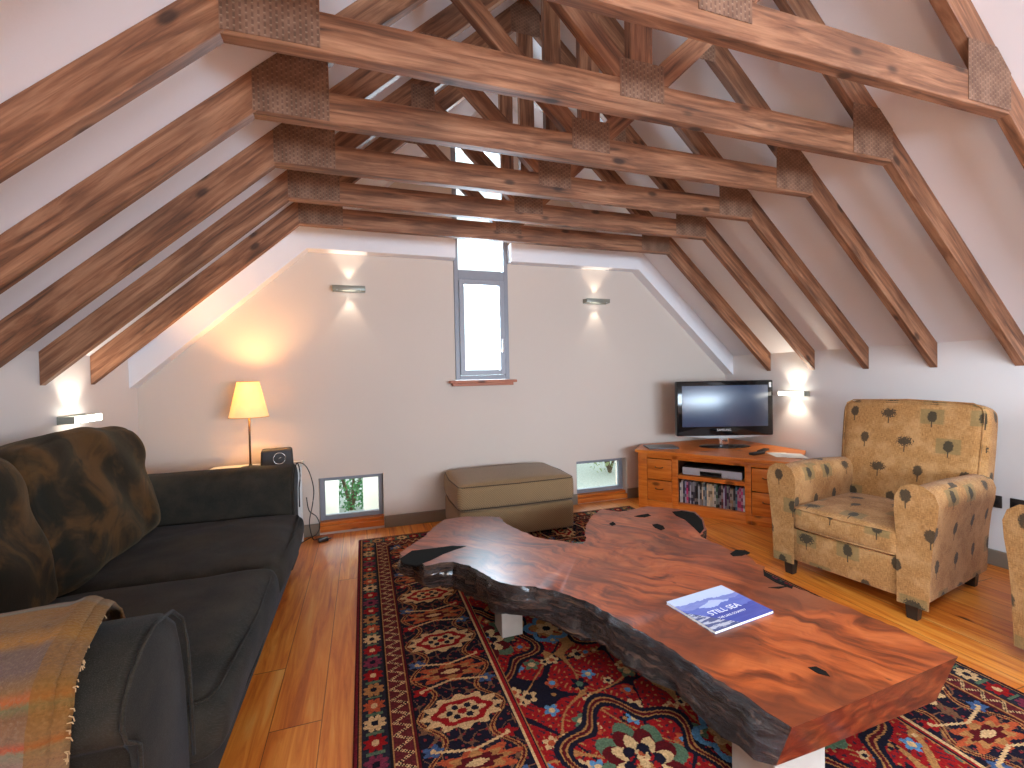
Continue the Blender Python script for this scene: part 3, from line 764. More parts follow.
# ------------------------------------------------------------------ magazine
def magazine():
    q = [onz(a, b, ZS+.008) for a, b in ((717, 632), (665, 603), (720, 586.5), (775, 611))]
    c = Vector((sum(p[0] for p in q)/4, sum(p[1] for p in q)/4)); ex = Vector(q[3])-Vector(q[0]); ang = math.atan2(ex.y, ex.x)
    wx = ex.length; hy = (Vector(q[1])-Vector(q[0])).length
    t = empty('magazine', 'glossy magazine with a blue mountain lake cover lying on the slab table', 'magazine', (c.x, c.y, ZS+.0015), ang)
    bm = bmesh.new()
    for k in range(5): box(bm, -wx/2+.002, wx/2-.001-k*.0004, -hy/2+.001, hy/2-.001, .0012+k*.0016, .0012+(k+1)*.0016-.0002)
    obj('pages', bm, PAPER, t)
    g = G_('magazine cover'); x, y, z = g.sep(g.coord()); u = x/wx + .5; v = y/hy + .5
    n = g.noise(g.vec(u*5, v*5, 0.0), 1.2, 4, .6); n2 = g.noise(g.vec(u*3 + 8, v*14, 0.0), 1.2, 4, .6)
    sky = g.mix(v, srgb(196, 206, 246), srgb(222, 232, 255))
    c_ = sky
    ridge1 = v.lt(.80 - u*.10 + (n-.5)*.22); c_ = g.mix(ridge1, c_, g.mix(n2, srgb(116, 122, 190), srgb(160, 170, 226)))
    c_ = g.mix(v.lt(.70 - (u-.5).abs()*.4 + (n-.5)*.1), c_, g.mix(n2, srgb(190, 200, 244), srgb(214, 222, 250)))
    c_ = g.mix(v.lt(.52 + (u-.5).abs()*.25 + (n-.5)*.2), c_, g.mix(n2, srgb(86, 98, 178), srgb(128, 140, 212)))
    c_ = g.mix(v.lt(.36 + (n-.5)*.2), c_, g.mix(n2, srgb(62, 70, 150), srgb(92, 100, 176)))
    c_ = g.mix((v.lt(.6 - u*1.4)), c_, g.mix(n2.gt(.52), srgb(92, 96, 128), srgb(206, 204, 210)))
    c_ = g.mix(.28, c_, (.04, .05, .16)); cm = g.set(color=c_, rough=.22)
    B('cover', (-wx/2, wx/2, -hy/2, hy/2, .0092, .0098), cm, t, bv=0, smooth=False)
    B('cover', (-wx/2, wx/2, -hy/2, hy/2, .0, .001), cm, t, bv=0, smooth=False)
    def text(s, size, x, y, nm='cover_lettering'):
        return lettering(nm, s, size, .0001, WHITEP, t, (x, y, .0100))
    text('STILL SEA', .036, .0, -.035); text('THE LAKE COUNTRY', .014, .0, -.062)
magazine()

# ------------------------------------------------------------------ sofa
def scroll_arm(y_in, s, k=1.0):
    """profile (y,z) of a scroll arm; s=-1 the scroll rolls towards -y"""
    pts = [(0, .07), (0, .30), (-.012, .50), (-.02, .585), (-.045, .655), (-.10, .70), (-.175, .715), (-.24, .70), (-.285, .672), (-.315, .635), (-.322, .60), (-.31, .57), (-.285, .55), (-.262, .53), (-.258, .40), (-.258, .07)]
    return [(y_in - s*p[0]*-1 if False else y_in + (-s)*(-p[0])*-1 if False else y_in + s*abs(p[0]) if p[0] <= 0 else y_in, p[1]*k if p[1] > .1 else p[1]) for p in pts]
def sofa():
    x0, x1 = XL+.035, -.43
    t = empty('sofa', 'dark charcoal denim two-seat sofa along the left wall with plump cushions', 'sofa', (-.95, 2.1, 0))
    O = Vector((-.95, 2.1, 0))
    def add(name, bm, mat, sub=0, ang=45):
        bmesh.ops.translate(bm, verts=bm.verts, vec=-O); o = obj(name, bm, mat, t); smooth_by_angle(o, ang)
        if sub: subsurf(o, sub)
        return o
    YI, YO = 1.265, 2.93
    # base with fitted skirt
    bm = bmesh.new(); box(bm, x0+.02, -.455, YI, YO, .075, .30, .015); box(bm, -.456, -.432, YI+.004, YO-.004, .055, .25, .01); add('base_frame', bm, DENIM)
    # back
    pts = [(x0, .07), (x0, .76), (x0+.03, .80), (x0+.10, .80), (x0+.16, .74), (x0+.24, .32), (x0+.24, .07)]
    add('backrest', prism(pts, YI-.2, YO+.2, 'y', .02), DENIM)
    # arms
    for yi, s, k in ((YI, -1, 1.0), (YO, 1, .95)):
        prof = scroll_arm(yi, s, k)
        bm = prism(prof, x0, -.42, 'x'); bevel(bm, .014, 3, [e for e in bm.edges if all(v.co.x > -.43 for v in e.verts)])
        a = add('arm', bm, DENIM, 0, 50)
        pp = [(-.41-O.x, p[0]-O.y, p[1]) for p in prof[1:-1]]
        piping('piping', pp, DENIM, a, .004)
    # seat cushions
    def sag(y0):
        def f(a, b, c, p):
            from mathutils import noise
            p = p.copy(); q = noise.noise(Vector((a*1.6, b*1.6+y0*3, c)))*.014 + noise.noise(Vector((a*4, b*4+y0*3, c*2)))*.006
            p.z += q*(c > 0); p.x += q*.6*(a > .5)
            if a > .5: p.x += .012*(1-c*c)
            return p
        return f
    for y0, y1, z1 in ((YI+.004, 2.095, .425), (2.10, YO-.004, .415)):
        bm = cushion(x0+.2, -.365, y0, y1, .255, z1, r=.045, crown=.035, n=22, nz=8, deform=sag(y0))
        c = add('seat_cushion', bm, DENIM, 1, 180)
        for zz in (z1-.012, .275):
            piping('piping', [(-.95-O.x, y0+.006-O.y, zz), (-.42-O.x, y0+.006-O.y, zz), (-.385-O.x, y0+.02-O.y, zz), (-.372-O.x, y0+.06-O.y, zz), (-.357-O.x, (y0+y1)/2-O.y, zz), (-.372-O.x, y1-.06-O.y, zz), (-.385-O.x, y1-.02-O.y, zz), (-.42-O.x, y1-.006-O.y, zz)], DENIM, c, .004)
    # back cushions, leaning
    from mathutils import noise
    for y0, y1, mt, sd in ((YI-.02, 2.045, DENIM_LAMPLIT, 1), (2.055, YO-.03, DENIM_LAMPLIT, 4)):
        def df(a, b, c, p, sd=sd):
            p = p.copy()
            w_ = noise.noise(Vector((a*1.2, b*1.8+sd*5, c*1.8)))
            p.x += (w_*.022 + .012*noise.noise(Vector((a, b*5+sd, c*2.5+b*3))))*(a > 0)
            fold = max(0, a)*.014*math.sin((b*2.2 + c*1.1)*3.2 + sd)*math.exp(-((b-.1)**2)*2)
            p.x += fold
            if c > 0: p.y *= 1-.035*c*c
            p.z += -.03*b*b*(c > .3) + .012*noise.noise(Vector((a*2, b*3+sd, 3)))
            return p
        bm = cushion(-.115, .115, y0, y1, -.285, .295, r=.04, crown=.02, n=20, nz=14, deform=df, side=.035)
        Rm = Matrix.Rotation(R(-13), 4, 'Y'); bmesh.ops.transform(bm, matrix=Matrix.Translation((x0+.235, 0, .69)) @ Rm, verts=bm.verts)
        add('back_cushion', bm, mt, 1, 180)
    for fx in (x0+.06, -.50):
        for fy in (YI-.16, YO+.16):
            bm = bmesh.new(); lathe(bm, [(.022, 0), (.03, .075)], 14, (fx, fy)); bmesh.ops.holes_fill(bm, edges=bm.edges); add('foot', bm, DKFOOT)
sofa()

def throw():
    # blanket over the near arm: outline follows the arm from inside, over the top, down the outside
    prof = [(1.30, .47), (1.298, .54), (1.292, .60), (1.262, .672), (1.20, .712), (1.13, .73), (1.06, .733), (1.0, .722), (.95, .692), (.922, .65), (.912, .60), (.912, .52), (.915, .42), (.92, .32), (.925, .22), (.93, .14)]
    x0, x1 = -1.43, -.60
    def xedge(y): return -.55 + max(0, min(1, (1.3-y)/.37))*.085
    # resample
    pts = []; L = 0
    for a, b in zip(prof, prof[1:]):
        for k in range(5): t_ = k/5; pts.append((a[0]+(b[0]-a[0])*t_, a[1]+(b[1]-a[1])*t_))
    pts.append(prof[-1]); n = len(pts); nx = 110
    from mathutils import noise
    def sheet(dx, dn, xe, z_lift, cut):
        bm = bmesh.new(); uv = bm.loops.layers.uv.new('u'); V = []; S = [0]
        for a, b in zip(pts, pts[1:]): S.append(S[-1]+math.hypot(a[0]-b[0], a[1]-b[1]))
        for i, (y, z) in enumerate(pts[:n-cut]):
            a, b = pts[max(i-1, 0)], pts[min(i+1, n-1)]; ty, tz = b[0]-a[0], b[1]-a[1]; l = math.hypot(ty, tz); ny, nz_ = tz/l, -ty/l
            if ny*(y-1.1)+nz_*(z-.5) < 0: ny, nz_ = -ny, -nz_
            row = []
            for j in range(nx+1):
                u = j/nx; x = x0 + (xedge(y)+xe-x0)*u
                x += (.012*noise.noise(Vector((S[i]*6, 1, 0))) - .05*max(0, S[i]-.5)*0)*u
                hang = max(0, (.6-z))/.4 if y < 1.0 else 0
                w_ = .004 + dn + .006*noise.noise(Vector((x*9, S[i]*9, 2))) + hang*.018*(math.sin(x*22)+.6) + .0
                w_ = max(w_, .004+dn*.8)
                if u > .95: w_ += .008*math.sin((u-.95)/.05*math.pi)
                row.append((bm.verts.new((x, y+ny*w_, z+nz_*w_)), u, S[i]))
            V.append(row)
        for i in range(len(V)-1):
            for j in range(nx):
                q = [V[i][j], V[i][j+1], V[i+1][j+1], V[i+1][j]]; f = bm.faces.new([k[0] for k in q])
                for l, k in zip(f.loops, q): l[uv].uv = (k[1], k[2])
        return bm
    g = G_('striped tweed wool'); u, v, _ = g.sep(g.coord('UV'))
    n1 = g.noise(g.vec(u*160, v*220, 0.0), 1.0, 2, .6); n2 = g.noise(g.vec(u*30, v*60, 5.0), 1.0, 3, .7)
    vv = v + (n1-.5)*.012
    st = [(0, srgb(176, 120, 40)), (.25, srgb(150, 108, 60)), (.36, srgb(196, 134, 44)), (.42, srgb(128, 104, 92)), (.52, srgb(120, 100, 96)), (.60, srgb(150, 110, 66)), (.63, srgb(200, 104, 44)), (.66, srgb(122, 124, 84)), (.70, srgb(140, 96, 60)), (.77, srgb(150, 118, 92)), (.80, srgb(206, 84, 44)), (.82, srgb(140, 140, 116)), (.88, srgb(162, 132, 122)), (.94, srgb(150, 160, 150)), (1.0, srgb(150, 110, 80))]
    c = g.ramp((vv/.34).fract(), st); c = g.mix(n1.ss(.45, .75)*.45, c, srgb(168, 146, 120)); c = g.mix(n2.ss(.5, .7)*.4, c, srgb(96, 70, 60))
    c = g.mix(.5, c, (.04, .028, .02)); edge = u.gt(.972); c = g.mix(edge*.65, c, g.mix(n1, srgb(84, 54, 18), srgb(140, 98, 36)))
    g.bump(n1 + n2, .6, .006); m = g.set(color=c, rough=.95, sheen=.08, spec=.1)
    t = empty('throw_blanket', 'tweed wool blanket with orange and mustard stripes draped over the near sofa arm', 'blanket', (-1.0, 1.1, .14))
    for nm, dn, xe, cut in (('top_fold', .014, -.022, 0), ('under_fold', .004, 0, 2)):
        bm = sheet(0, dn, xe, 0, cut); bmesh.ops.translate(bm, verts=bm.verts, vec=(1.0, -1.1, -.14)); o = obj(nm, bm, m, t, True)
        md = o.modifiers.new('th', 'SOLIDIFY'); md.thickness = .007; md.offset = 0
    bm = bmesh.new(); rs = random.Random(4)
    for i in range(60):
        s = rs.uniform(.33, 1.0); k = min(len(pts)-2, int(s*len(pts))); y, z = pts[k]
        p = Vector((xedge(y)-.002, y-.014, z+.004)); q = p + Vector((rs.uniform(.003, .009), rs.uniform(-.006, .003), rs.uniform(-.009, -.001)))
        tube(bm, [p, (p+q)/2+Vector((.002, 0, .002)), q], .0009, 5)
    bmesh.ops.translate(bm, verts=bm.verts, vec=(1.0, -1.1, -.14)); o = obj('fringe', bm, plain('wool fringe', srgb(180, 150, 110), .9), t); o['kind'] = 'stuff'
throw()

# ------------------------------------------------------------------ armchairs
def armchair(loc, rz, label):
    """local: front faces -Y, width along X, origin at the floor under the middle of the front edge"""
    t = empty('armchair', label, 'armchair', loc, rz, 'leaf-patterned armchairs')
    W_, D = .345, .79
    bm = bmesh.new(); box(bm, -W_+.07, W_-.07, .012, D-.04, .095, .285, .012); smooth_by_angle(obj('base_frame', bm, LEAF, t), 40)
    # arms: outward flaring profile, rolled top
    for s in (-1, 1):
        pr = [(.262, .095), (.26, .40), (.252, .52), (.255, .58), (.272, .617), (.302, .635), (.338, .632), (.368, .608), (.380, .57), (.376, .51), (.363, .42), (.352, .30), (.347, .18), (.344, .095)]
        pts = [(s*x, z) for x, z in pr]
        bm = prism(pts, 0, D-.03, 'y')
        # lengthwise cuts then shape
        for k in range(1, 9): bmesh.ops.bisect_plane(bm, geom=bm.verts[:]+bm.edges[:]+bm.faces[:], plane_co=(0, (D-.03)*k/9, 0), plane_no=(0, 1, 0))
        for v in bm.verts:
            q = v.co.y/(D-.03)
            if v.co.z > .45: v.co.z += -.018*q + .012*math.sin(q*math.pi)
            v.co.x += s*.018*math.sin(q*math.pi)*(v.co.z-.09)/.5*(abs(v.co.x) > .3)
        bevel(bm, .02, 3, [e for e in bm.edges if all(abs(v.co.y) < 1e-5 for v in e.verts)])
        a = smooth_by_angle(obj('arm', bm, LEAF, t), 50)
        piping('piping', [(p[0], .004, p[1]) for p in pts[1:]], LEAF, a, .004)
    # back: tilted, slightly curved slab
    def bd(a, b, c, p):
        p = p.copy(); p.x *= 1 + .05*(c+1)/2; p.z += -.014*a*a*(c > .4); p.y += -.012*(1-a*a)*(b < 0); return p
    bm = cushion(-.335, .335, -.085, .085, -.35, .35, r=.045, crown=.012, n=18, nz=14, deform=bd, side=.012)
    bmesh.ops.transform(bm, matrix=Matrix.Translation((0, D+.005, .645)) @ Matrix.Rotation(R(-9), 4, 'X'), verts=bm.verts)
    bk = obj('backrest', bm, LEAF, t, True); subsurf(bk)
    Mt = Matrix.Translation((0, D+.005, .645)) @ Matrix.Rotation(R(-9), 4, 'X')
    for yy in (-.079, .079):
        piping('piping', [Mt @ Vector(q) for q in ((-.322, yy, -.1), (-.332, yy, .15), (-.334, yy, .29), (-.325, yy, .325), (-.29, yy, .345), (0, yy, .357), (.29, yy, .345), (.325, yy, .325), (.334, yy, .29), (.332, yy, .15), (.322, yy, -.1))], LEAF, bk, .004)
    bm = cushion(-.254, .254, -.005, .64, .285, .415, r=.03, crown=.022, n=18, nz=6, side=.01)
    sc = obj('seat_cushion', bm, LEAF, t, True); subsurf(sc)
    for zz in (.404, .298): piping('piping', [(-.248, .5, zz), (-.252, .03, zz), (-.230, .0, zz), (0, -.014, zz), (.230, .0, zz), (.252, .03, zz), (.248, .5, zz)], LEAF, sc, .0035)
    for fx in (-.29, .29):
        for fy in (.05, D-.06):
            bm = bmesh.new()
            q = .027
            A = [bm.verts.new((fx+a*q*.75, fy+b*q*.75, 0)) for a, b in ((-1, -1), (1, -1), (1, 1), (-1, 1))]; C = [bm.verts.new((fx+a*q, fy+b*q, .097)) for a, b in ((-1, -1), (1, -1), (1, 1), (-1, 1))]
            bm.faces.new(A); bm.faces.new(C)
            for k in range(4): bm.faces.new((A[k], A[(k+1) % 4], C[(k+1) % 4], C[k]))
            obj('foot', bm, DKFOOT, t)
    return t
# front edge from (2.31,2.04) to (2.45,1.36); the seat faces the rug
ang = math.atan2(-.98, .165)
armchair((2.385, 1.70, 0), ang, 'leaf-patterned tan armchair standing in front of the right wall')
armchair((2.41, .705, 0), R(-98), 'leaf-patterned tan armchair cut off by the right edge of the photo')

# ------------------------------------------------------------------ ottoman
def ottoman():
    x0, x1, y0, y1 = .615, 1.515, 3.09, 3.69
    t = empty('ottoman', 'brown woven ottoman footstool standing below the gable window', 'ottoman', ((x0+x1)/2, (y0+y1)/2, .0125)); O = Vector(t.location)
    bm = cushion(x0+.005, x1-.005, y0+.005, y1-.005, .035, .245, r=.02, crown=0, n=12, nz=6, side=.006); bmesh.ops.translate(bm, verts=bm.verts, vec=-O); obj('base_frame', bm, OTTO, t, True)
    bm = cushion(x0, x1, y0, y1, .245, .435, r=.035, crown=.03, n=18, nz=8, side=.016); bmesh.ops.translate(bm, verts=bm.verts, vec=-O); c = obj('cushion', bm, OTTO, t, True); subsurf(c)
    dk = plain('dark brown piping', srgb(60, 44, 30), .8)
    for zz in (.42, .26):
        q = [(x0+.03, y0+.004), ((x0+x1)/2, y0-.012), (x1-.03, y0+.004), (x1-.006, y0+.03), (x1+.012, (y0+y1)/2), (x1-.006, y1-.03), (x1-.03, y1-.004), ((x0+x1)/2, y1+.012), (x0+.03, y1-.004), (x0+.006, y1-.03), (x0-.012, (y0+y1)/2), (x0+.006, y0+.03), (x0+.03, y0+.004)]
        piping('piping', [(a-O.x, b-O.y, zz-O.z) for a, b in q], dk, c, .0035)
    for fx in (x0+.06, x1-.06):
        for fy in (y0+.06, y1-.06):
            bm = bmesh.new(); lathe(bm, [(.018, .0), (.024, .028)], 12, (fx-O.x, fy-O.y)); bmesh.ops.holes_fill(bm, edges=bm.edges); obj('foot', bm, DKFOOT, t)
ottoman()

# ------------------------------------------------------------------ television stand (corner unit)
A_, B_ = Vector((2.335, 3.47)), Vector((3.028, 2.474))
ANG = math.atan2(B_.y-A_.y, B_.x-A_.x); WST = (B_-A_).length; ZST = .52
def st_world(lx, ly, z=0):
    c, s = math.cos(ANG), math.sin(ANG); return (A_.x + lx*c - ly*s, A_.y + lx*s + ly*c, z)
def tv_stand():
    # local: X along the front (0..WST), Y into the corner, Z up
    t = empty('television_stand', 'honey-coloured wooden corner television stand with drawers and open shelves', 'television stand', (A_.x, A_.y, 0), ANG)
    inv = (Matrix.Translation((A_.x, A_.y, 0)) @ Matrix.Rotation(ANG, 4, 'Z')).inverted()
    L = lambda x, y: (inv @ Vector((x, y, 0))).to_2d()
    E_w, D_w, C_w = L(2.55, 3.70), L(3.55, 3.70), L(3.55, 2.84)
    body = [(0.015, .02), (WST-.015, .02), (C_w.x, C_w.y), (D_w.x, D_w.y), (E_w.x, E_w.y)]
    top = [(-.02, -.015), (WST+.02, -.015), (C_w.x+.02, C_w.y-.01), (D_w.x, D_w.y), (E_w.x-.02, E_w.y-.01)]
    obj('top_panel', prism(top, ZST-.028, ZST, 'z', .004), CHERRY, t)
    # shell: back panels, floor, dividers
    bm = bmesh.new()
    def wall(p, q, th=.015):
        p, q = Vector(p), Vector(q); n = Vector((-(q-p).y, (q-p).x)).normalized()*th
        merge(bm, prism([tuple(p), tuple(q), tuple(q+n), tuple(p+n)], .03, ZST-.029, 'z'))
    for a, b in zip(body[1:], body[2:]+body[:1]): wall(a, b)
    obj('side_panel', bm, CHERRY, t)
    xa, xb = .255, .735
    fr = bmesh.new()
    # face frame
    for x0, x1 in ((0.0, .08), (.30, .35), (.865, .91), (WST-.08, WST)): box(fr, x0, x1, 0, .022, .0, ZST-.029, .002)
    box(fr, .08, .30, 0, .022, .0, .075, .002); box(fr, .91, WST-.08, 0, .022, .0, .075, .002); box(fr, .35, .865, 0, .022, .0, .085, .002)
    box(fr, .08, WST-.08, 0, .021, ZST-.066, ZST-.029, .002)
    smooth_by_angle(obj('face_frame', fr, CHERRY, t))
    obj('shelf', prism([(.35, .002), (.865, .002), (.865, .40), (.35, .40)], .296, .328, 'z', .002), CHERRY, t)
    obj('shelf', prism([(.35, .022), (.865, .022), (.865, .40), (.35, .40)], .070, .086, 'z'), CHERRY, t)
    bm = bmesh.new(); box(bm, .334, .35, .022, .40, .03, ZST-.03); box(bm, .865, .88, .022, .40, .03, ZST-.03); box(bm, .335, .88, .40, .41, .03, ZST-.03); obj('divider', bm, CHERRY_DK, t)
    for x0, x1 in ((.08, .30), (.91, WST-.08)):
        for z0, z1 in ((.078, .258), (.266, .445)):
            bm = bmesh.new(); box(bm, x0+.003, x1-.003, .003, .02, z0, z1, .003); d_ = smooth_by_angle(obj('drawer', bm, CHERRY, t))
            bm = bmesh.new(); cx = (x0+x1)/2; zz = (z0+z1)/2+.02
            tube(bm, [(cx-.032, .004, zz), (cx-.03, -.014, zz+.001), (cx-.015, -.020, zz-.002), (cx+.015, -.020, zz-.002), (cx+.03, -.014, zz+.001), (cx+.032, .004, zz)], [.0045, .004, .0032, .0032, .004, .0045], 8)
            obj('drawer_handle', bm, plain('bronze handle', srgb(90, 56, 34), .4, metal=.6) if 'hm' not in globals() else hm, d_, True)
    return t
tv_stand()
# player in the stand
def player():
    p = st_world(.38, .03, .3285); t = empty('dvd_player', 'silver and black disc player on the upper shelf of the television stand', 'disc player', p, ANG)
    B('body', (0, .46, .012, .28, .004, .068), BLACKM, t); sil = plain('silver plastic', srgb(186, 188, 198), .35, .05)
    B('faceplate', (0, .14, .0, .013, .006, .066), sil, t, bv=.002); B('faceplate', (.31, .46, .0, .013, .006, .066), sil, t, bv=.002)
    B('display', (.141, .309, .004, .013, .022, .040), GLOSSBLK, t, bv=.001); B('disc_tray', (.141, .309, .002, .013, .044, .066), sil, t, bv=.001)
    for k in range(6):
        bm = bmesh.new(); tube(bm, [(.335+k*.021, .001, .02), (.335+k*.021, -.003, .02)], .005, 10); obj('button', bm, METAL, t)
    for x in (.02, .44):
        for y in (.04, .25): B('foot', (x-.01, x+.01, y-.01, y+.01, 0, .005), BLACK, t, bv=0)
    return t
player()
# DVD cases
pal = [(200, 196, 190), (44, 40, 60), (150, 150, 190), (60, 60, 110), (186, 190, 214), (40, 46, 70), (90, 100, 120), (30, 30, 34), (160, 170, 176), (84, 70, 66), (50, 50, 56), (196, 180, 160), (226, 210, 180), (208, 190, 150), (224, 204, 170),
       (150, 40, 44), (60, 96, 70), (28, 26, 30), (120, 60, 60), (90, 50, 90), (40, 60, 50), (214, 196, 170), (150, 120, 90), (40, 36, 40), (70, 110, 130), (160, 40, 90), (206, 60, 120), (214, 210, 206)]
names = {}
def cname(c):
    r, g, b = c; m = max(c); 
    if m < 70: return 'black'
    if min(c) > 165: return 'white' if r-b < 25 else 'cream'
    if r > g+40 and b > g+30: return 'pink'
    if r > g+40: return 'red'
    if b > r+20: return 'blue'
    if g > r: return 'green'
    return 'grey'
x = .356; rs = random.Random(11); i = 0
order = ['leftmost', 'far left', 'left', 'centre-left', 'middle', 'centre', 'centre-right', 'right', 'far right', 'rightmost']
cases = []
while x < .848:
    w_ = rs.choice((.0130, .0135, .014, .010)); c = pal[int((x-.356)/.50*len(pal)) % len(pal)] if rs.random() < .6 else rs.choice(pal)
    h = rs.uniform(.184, .194) if rs.random() < .8 else rs.uniform(.16, .175)
    cases.append((x, w_, c, h)); x += w_+.0008
SP = {}
ordn = ['first', 'second', 'third', 'fourth', 'fifth', 'sixth', 'seventh', 'eighth', 'ninth', 'tenth', 'eleventh', 'twelfth', 'thirteenth', 'fourteenth', 'fifteenth', 'sixteenth', 'seventeenth', 'eighteenth', 'nineteenth', 'twentieth']
N_ = len(cases)
for i, (x, w_, c, h) in enumerate(cases):
    if c not in SP:
        g = G_('disc case spine'); X_, Y_, Z_ = g.sep(g.coord()); k = g.white(g.vec((Z_*38).floor(), g.rnd()*99, 1.0))
        base = srgb(*c); g_ = g.mix(k.gt(.62)*.8, base, tuple(min(1, q*.4+.25) for q in base)); g_ = g.mix(k.lt(.2)*.7, g_, srgb(30, 26, 34)); SP[c] = g.set(color=g_, rough=.35)
    p = st_world(x, .028 + rs.uniform(0, .012), .0865)
    o = B('disc_case', (0, w_, 0, .125, 0, h), SP[c], bv=.001); o.location = p; o.rotation_euler = (0, 0, ANG)
    if i == 0: lab = '%s disc case at the left end of the row on the lower stand shelf' % cname(c)
    elif i == N_-1: lab = '%s disc case at the right end of the row on the lower stand shelf' % cname(c)
    elif i < N_/2: lab = '%s disc case, %s from the left in the row on the stand shelf' % (cname(c), ordn[i])
    else: lab = '%s disc case, %s from the right in the row on the stand shelf' % (cname(c), ordn[N_-1-i])
    tag(o, lab, 'disc case', 'disc cases on the lower shelf of the television stand')

# television
def tv():
    c = onz(724.5, 446.5, ZST); t = empty('television', 'flat black television with a glossy bezel standing on the corner stand', 'television', (c[0], c[1], ZST), -YAW-.03)
    # local x right, y away from the viewer, screen faces -y
    bm = bmesh.new(); lathe(bm, [(.001, 0), (.2, 0), (.205, .004), (.195, .010), (.03, .016), (.001, .016)], 40)
    for v in bm.verts: v.co.y *= .55; v.co.x *= 1.12
    obj('base', bm, GLOSSBLK, t, True)
    bm = bmesh.new(); box(bm, -.042, .042, .0, .03, .012, .09, .01); box(bm, -.03, .03, -.012, .0, .014, .07, .008); obj('stand_neck', bm, CHROME, t)
    w2 = .432
    z0, z1 = .10, .60
    bm = bmesh.new(); box(bm, -w2, w2, -.018, .045, z0, z1, .012, 3); smooth_by_angle(obj('housing', bm, GLOSSBLK, t))
    g = G_('lcd screen'); cm = g.set(color=(.016, .045, .11), rough=.30, spec=1.0, coat=.6, coat_rough=.30)  # blue in the base colour stands in for the reflected window
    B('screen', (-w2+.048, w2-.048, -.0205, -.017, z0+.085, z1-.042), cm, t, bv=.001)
    bm = bmesh.new(); pts = [(-w2+.02, z0+.004)]
    pts = [(-w2+.03, z0+.006)] + [(-w2+.03+(2*w2-.06)*k/16, z0+.004-.026*math.sin(math.pi*k/16)) for k in range(17)] + [(w2-.03, z0+.006)]
    smooth_by_angle(obj('silver_trim', prism(pts, -.012, .02, 'y', .002), plain('silver plastic', srgb(190, 190, 188), .3, .04), t))
    lettering('logo_lettering', 'SAMSUNG', .028, .0004, WHITEP, t, (-.01, -.0192, z0+.045), (R(90), 0, 0))
    B('sticker', (w2-.038, w2-.018, -.0195, -.0185, z1-.065, z1-.02), WHITEP, t, bv=0)
tv()
def on_stand(name, px, label, cat, dims, mat, rz, bv=.002, parts=None):
    c = onz(*px, ZST); bm = bmesh.new(); a, b, h = dims; box(bm, -a/2, a/2, -b/2, b/2, 0, h, bv)
    o = smooth_by_angle(obj(name, bm, mat)); o.location = (c[0], c[1], ZST+.0006); o.rotation_euler = (0, 0, rz); return tag(o, label, cat)
o = on_stand('closed_laptop', (661, 447.5), 'thin dark grey closed laptop on the left end of the television stand', 'laptop', (.27, .20, .010), plain('dark grey lid', srgb(86, 86, 88), .35, .06), -.35)
bm = bmesh.new(); box(bm, -.133, .133, -.098, .098, .0104, .0125, .001); obj('lid', bm, plain('graphite lid', srgb(98, 98, 100), .3, .04), o)
for k, (px, rz, dims, lb) in enumerate((((757, 454.5), .15, (.15, .045, .02), 'black remote control lying nearest the front of the television stand'), ((763, 451.5), .45, (.17, .045, .018), 'black remote control lying behind another remote on the television stand'))):
    o = on_stand('remote_control', px, lb, 'remote control', dims, BLACK, rz, .006); o['group'] = 'remote controls on the television stand'
    bm = bmesh.new()
    for i in range(6):
        for j in range(2): box(bm, -.055+i*.02, -.045+i*.02, -.012+j*.014, -.004+j*.014, dims[2]-.001, dims[2]+.0012, .0005)
    obj('keypad', bm, BLACKM, o)
for k, (px, rz, lb) in enumerate((((781, 455), -.5, 'white sheet of paper lying beside the remote controls'), ((794, 456), -.62, 'white sheet of paper at the right end of the television stand'))):
    o = on_stand('paper_sheet', px, lb, 'paper', (.15, .21, .0012), PAPER, rz, 0); o['group'] = 'papers on the television stand'; o.location.z += k*.0016

# ------------------------------------------------------------------ side table, lamp, speaker, cords
def side_table():
    t = empty('side_table', 'small white side table hidden behind the far sofa arm, holding the lamp', 'side table', (-.72, 3.5, 0))
    B('tabletop', (-.30, .285, -.17, .19, .58, .60), WHITEP, t)
    for a in (-.27, .255):
        for b in (-.14, .16): B('leg', (a-.015, a+.015, b-.015, b+.015, 0, .58), WHITEP, t)
side_table()
def lamp():
    t = empty('table_lamp', 'lit table lamp with a thin dark stem and a cream cone shade', 'lamp', (-.75, 3.5, .6005))
    bm = bmesh.new(); r = lathe(bm, [(.001, 0), (.065, 0), (.067, .006), (.06, .013), (.012, .02), (.009, .03), (.001, .03)]); obj('base', bm, DKFOOT, t, True)
    bm = bmesh.new(); tube(bm, [(0, 0, .02), (0, 0, .40)], .0065, 12); obj('stem', bm, plain('bronze stem', srgb(92, 70, 50), .35, metal=.7), t, True)
    bm = bmesh.new(); lathe(bm, [(.122, .355), (.0665, .60)], 48); lathe(bm, [(.1205, .355), (.065, .60)], 48)
    obj('lamp_shade', bm, SHADE, t, True)
    tr = plain('shade trim', srgb(206, 150, 80), .7)
    for rr, z in ((.1225, .356), (.067, .60)):
        bm = bmesh.new(); tube(bm, [(rr*math.cos(k*math.pi/20), rr*math.sin(k*math.pi/20), z) for k in range(41)], .0022, 6); obj('shade_trim', bm, tr, t, True)
    bm = bmesh.new(); lathe(bm, [(.002, .40), (.012, .41), (.014, .43), (.024, .455), (.028, .48), (.022, .505), (.001, .515)], 20); obj('bulb', bm, m_emit('warm bulb', (1.0, .75, .4), 3), t, True)
    l = light('lamp_bulb_light', 'POINT', (-.75, 3.5, 1.135), 13, (1.0, .52, .19), shadow_soft_size=.03)
lamp()
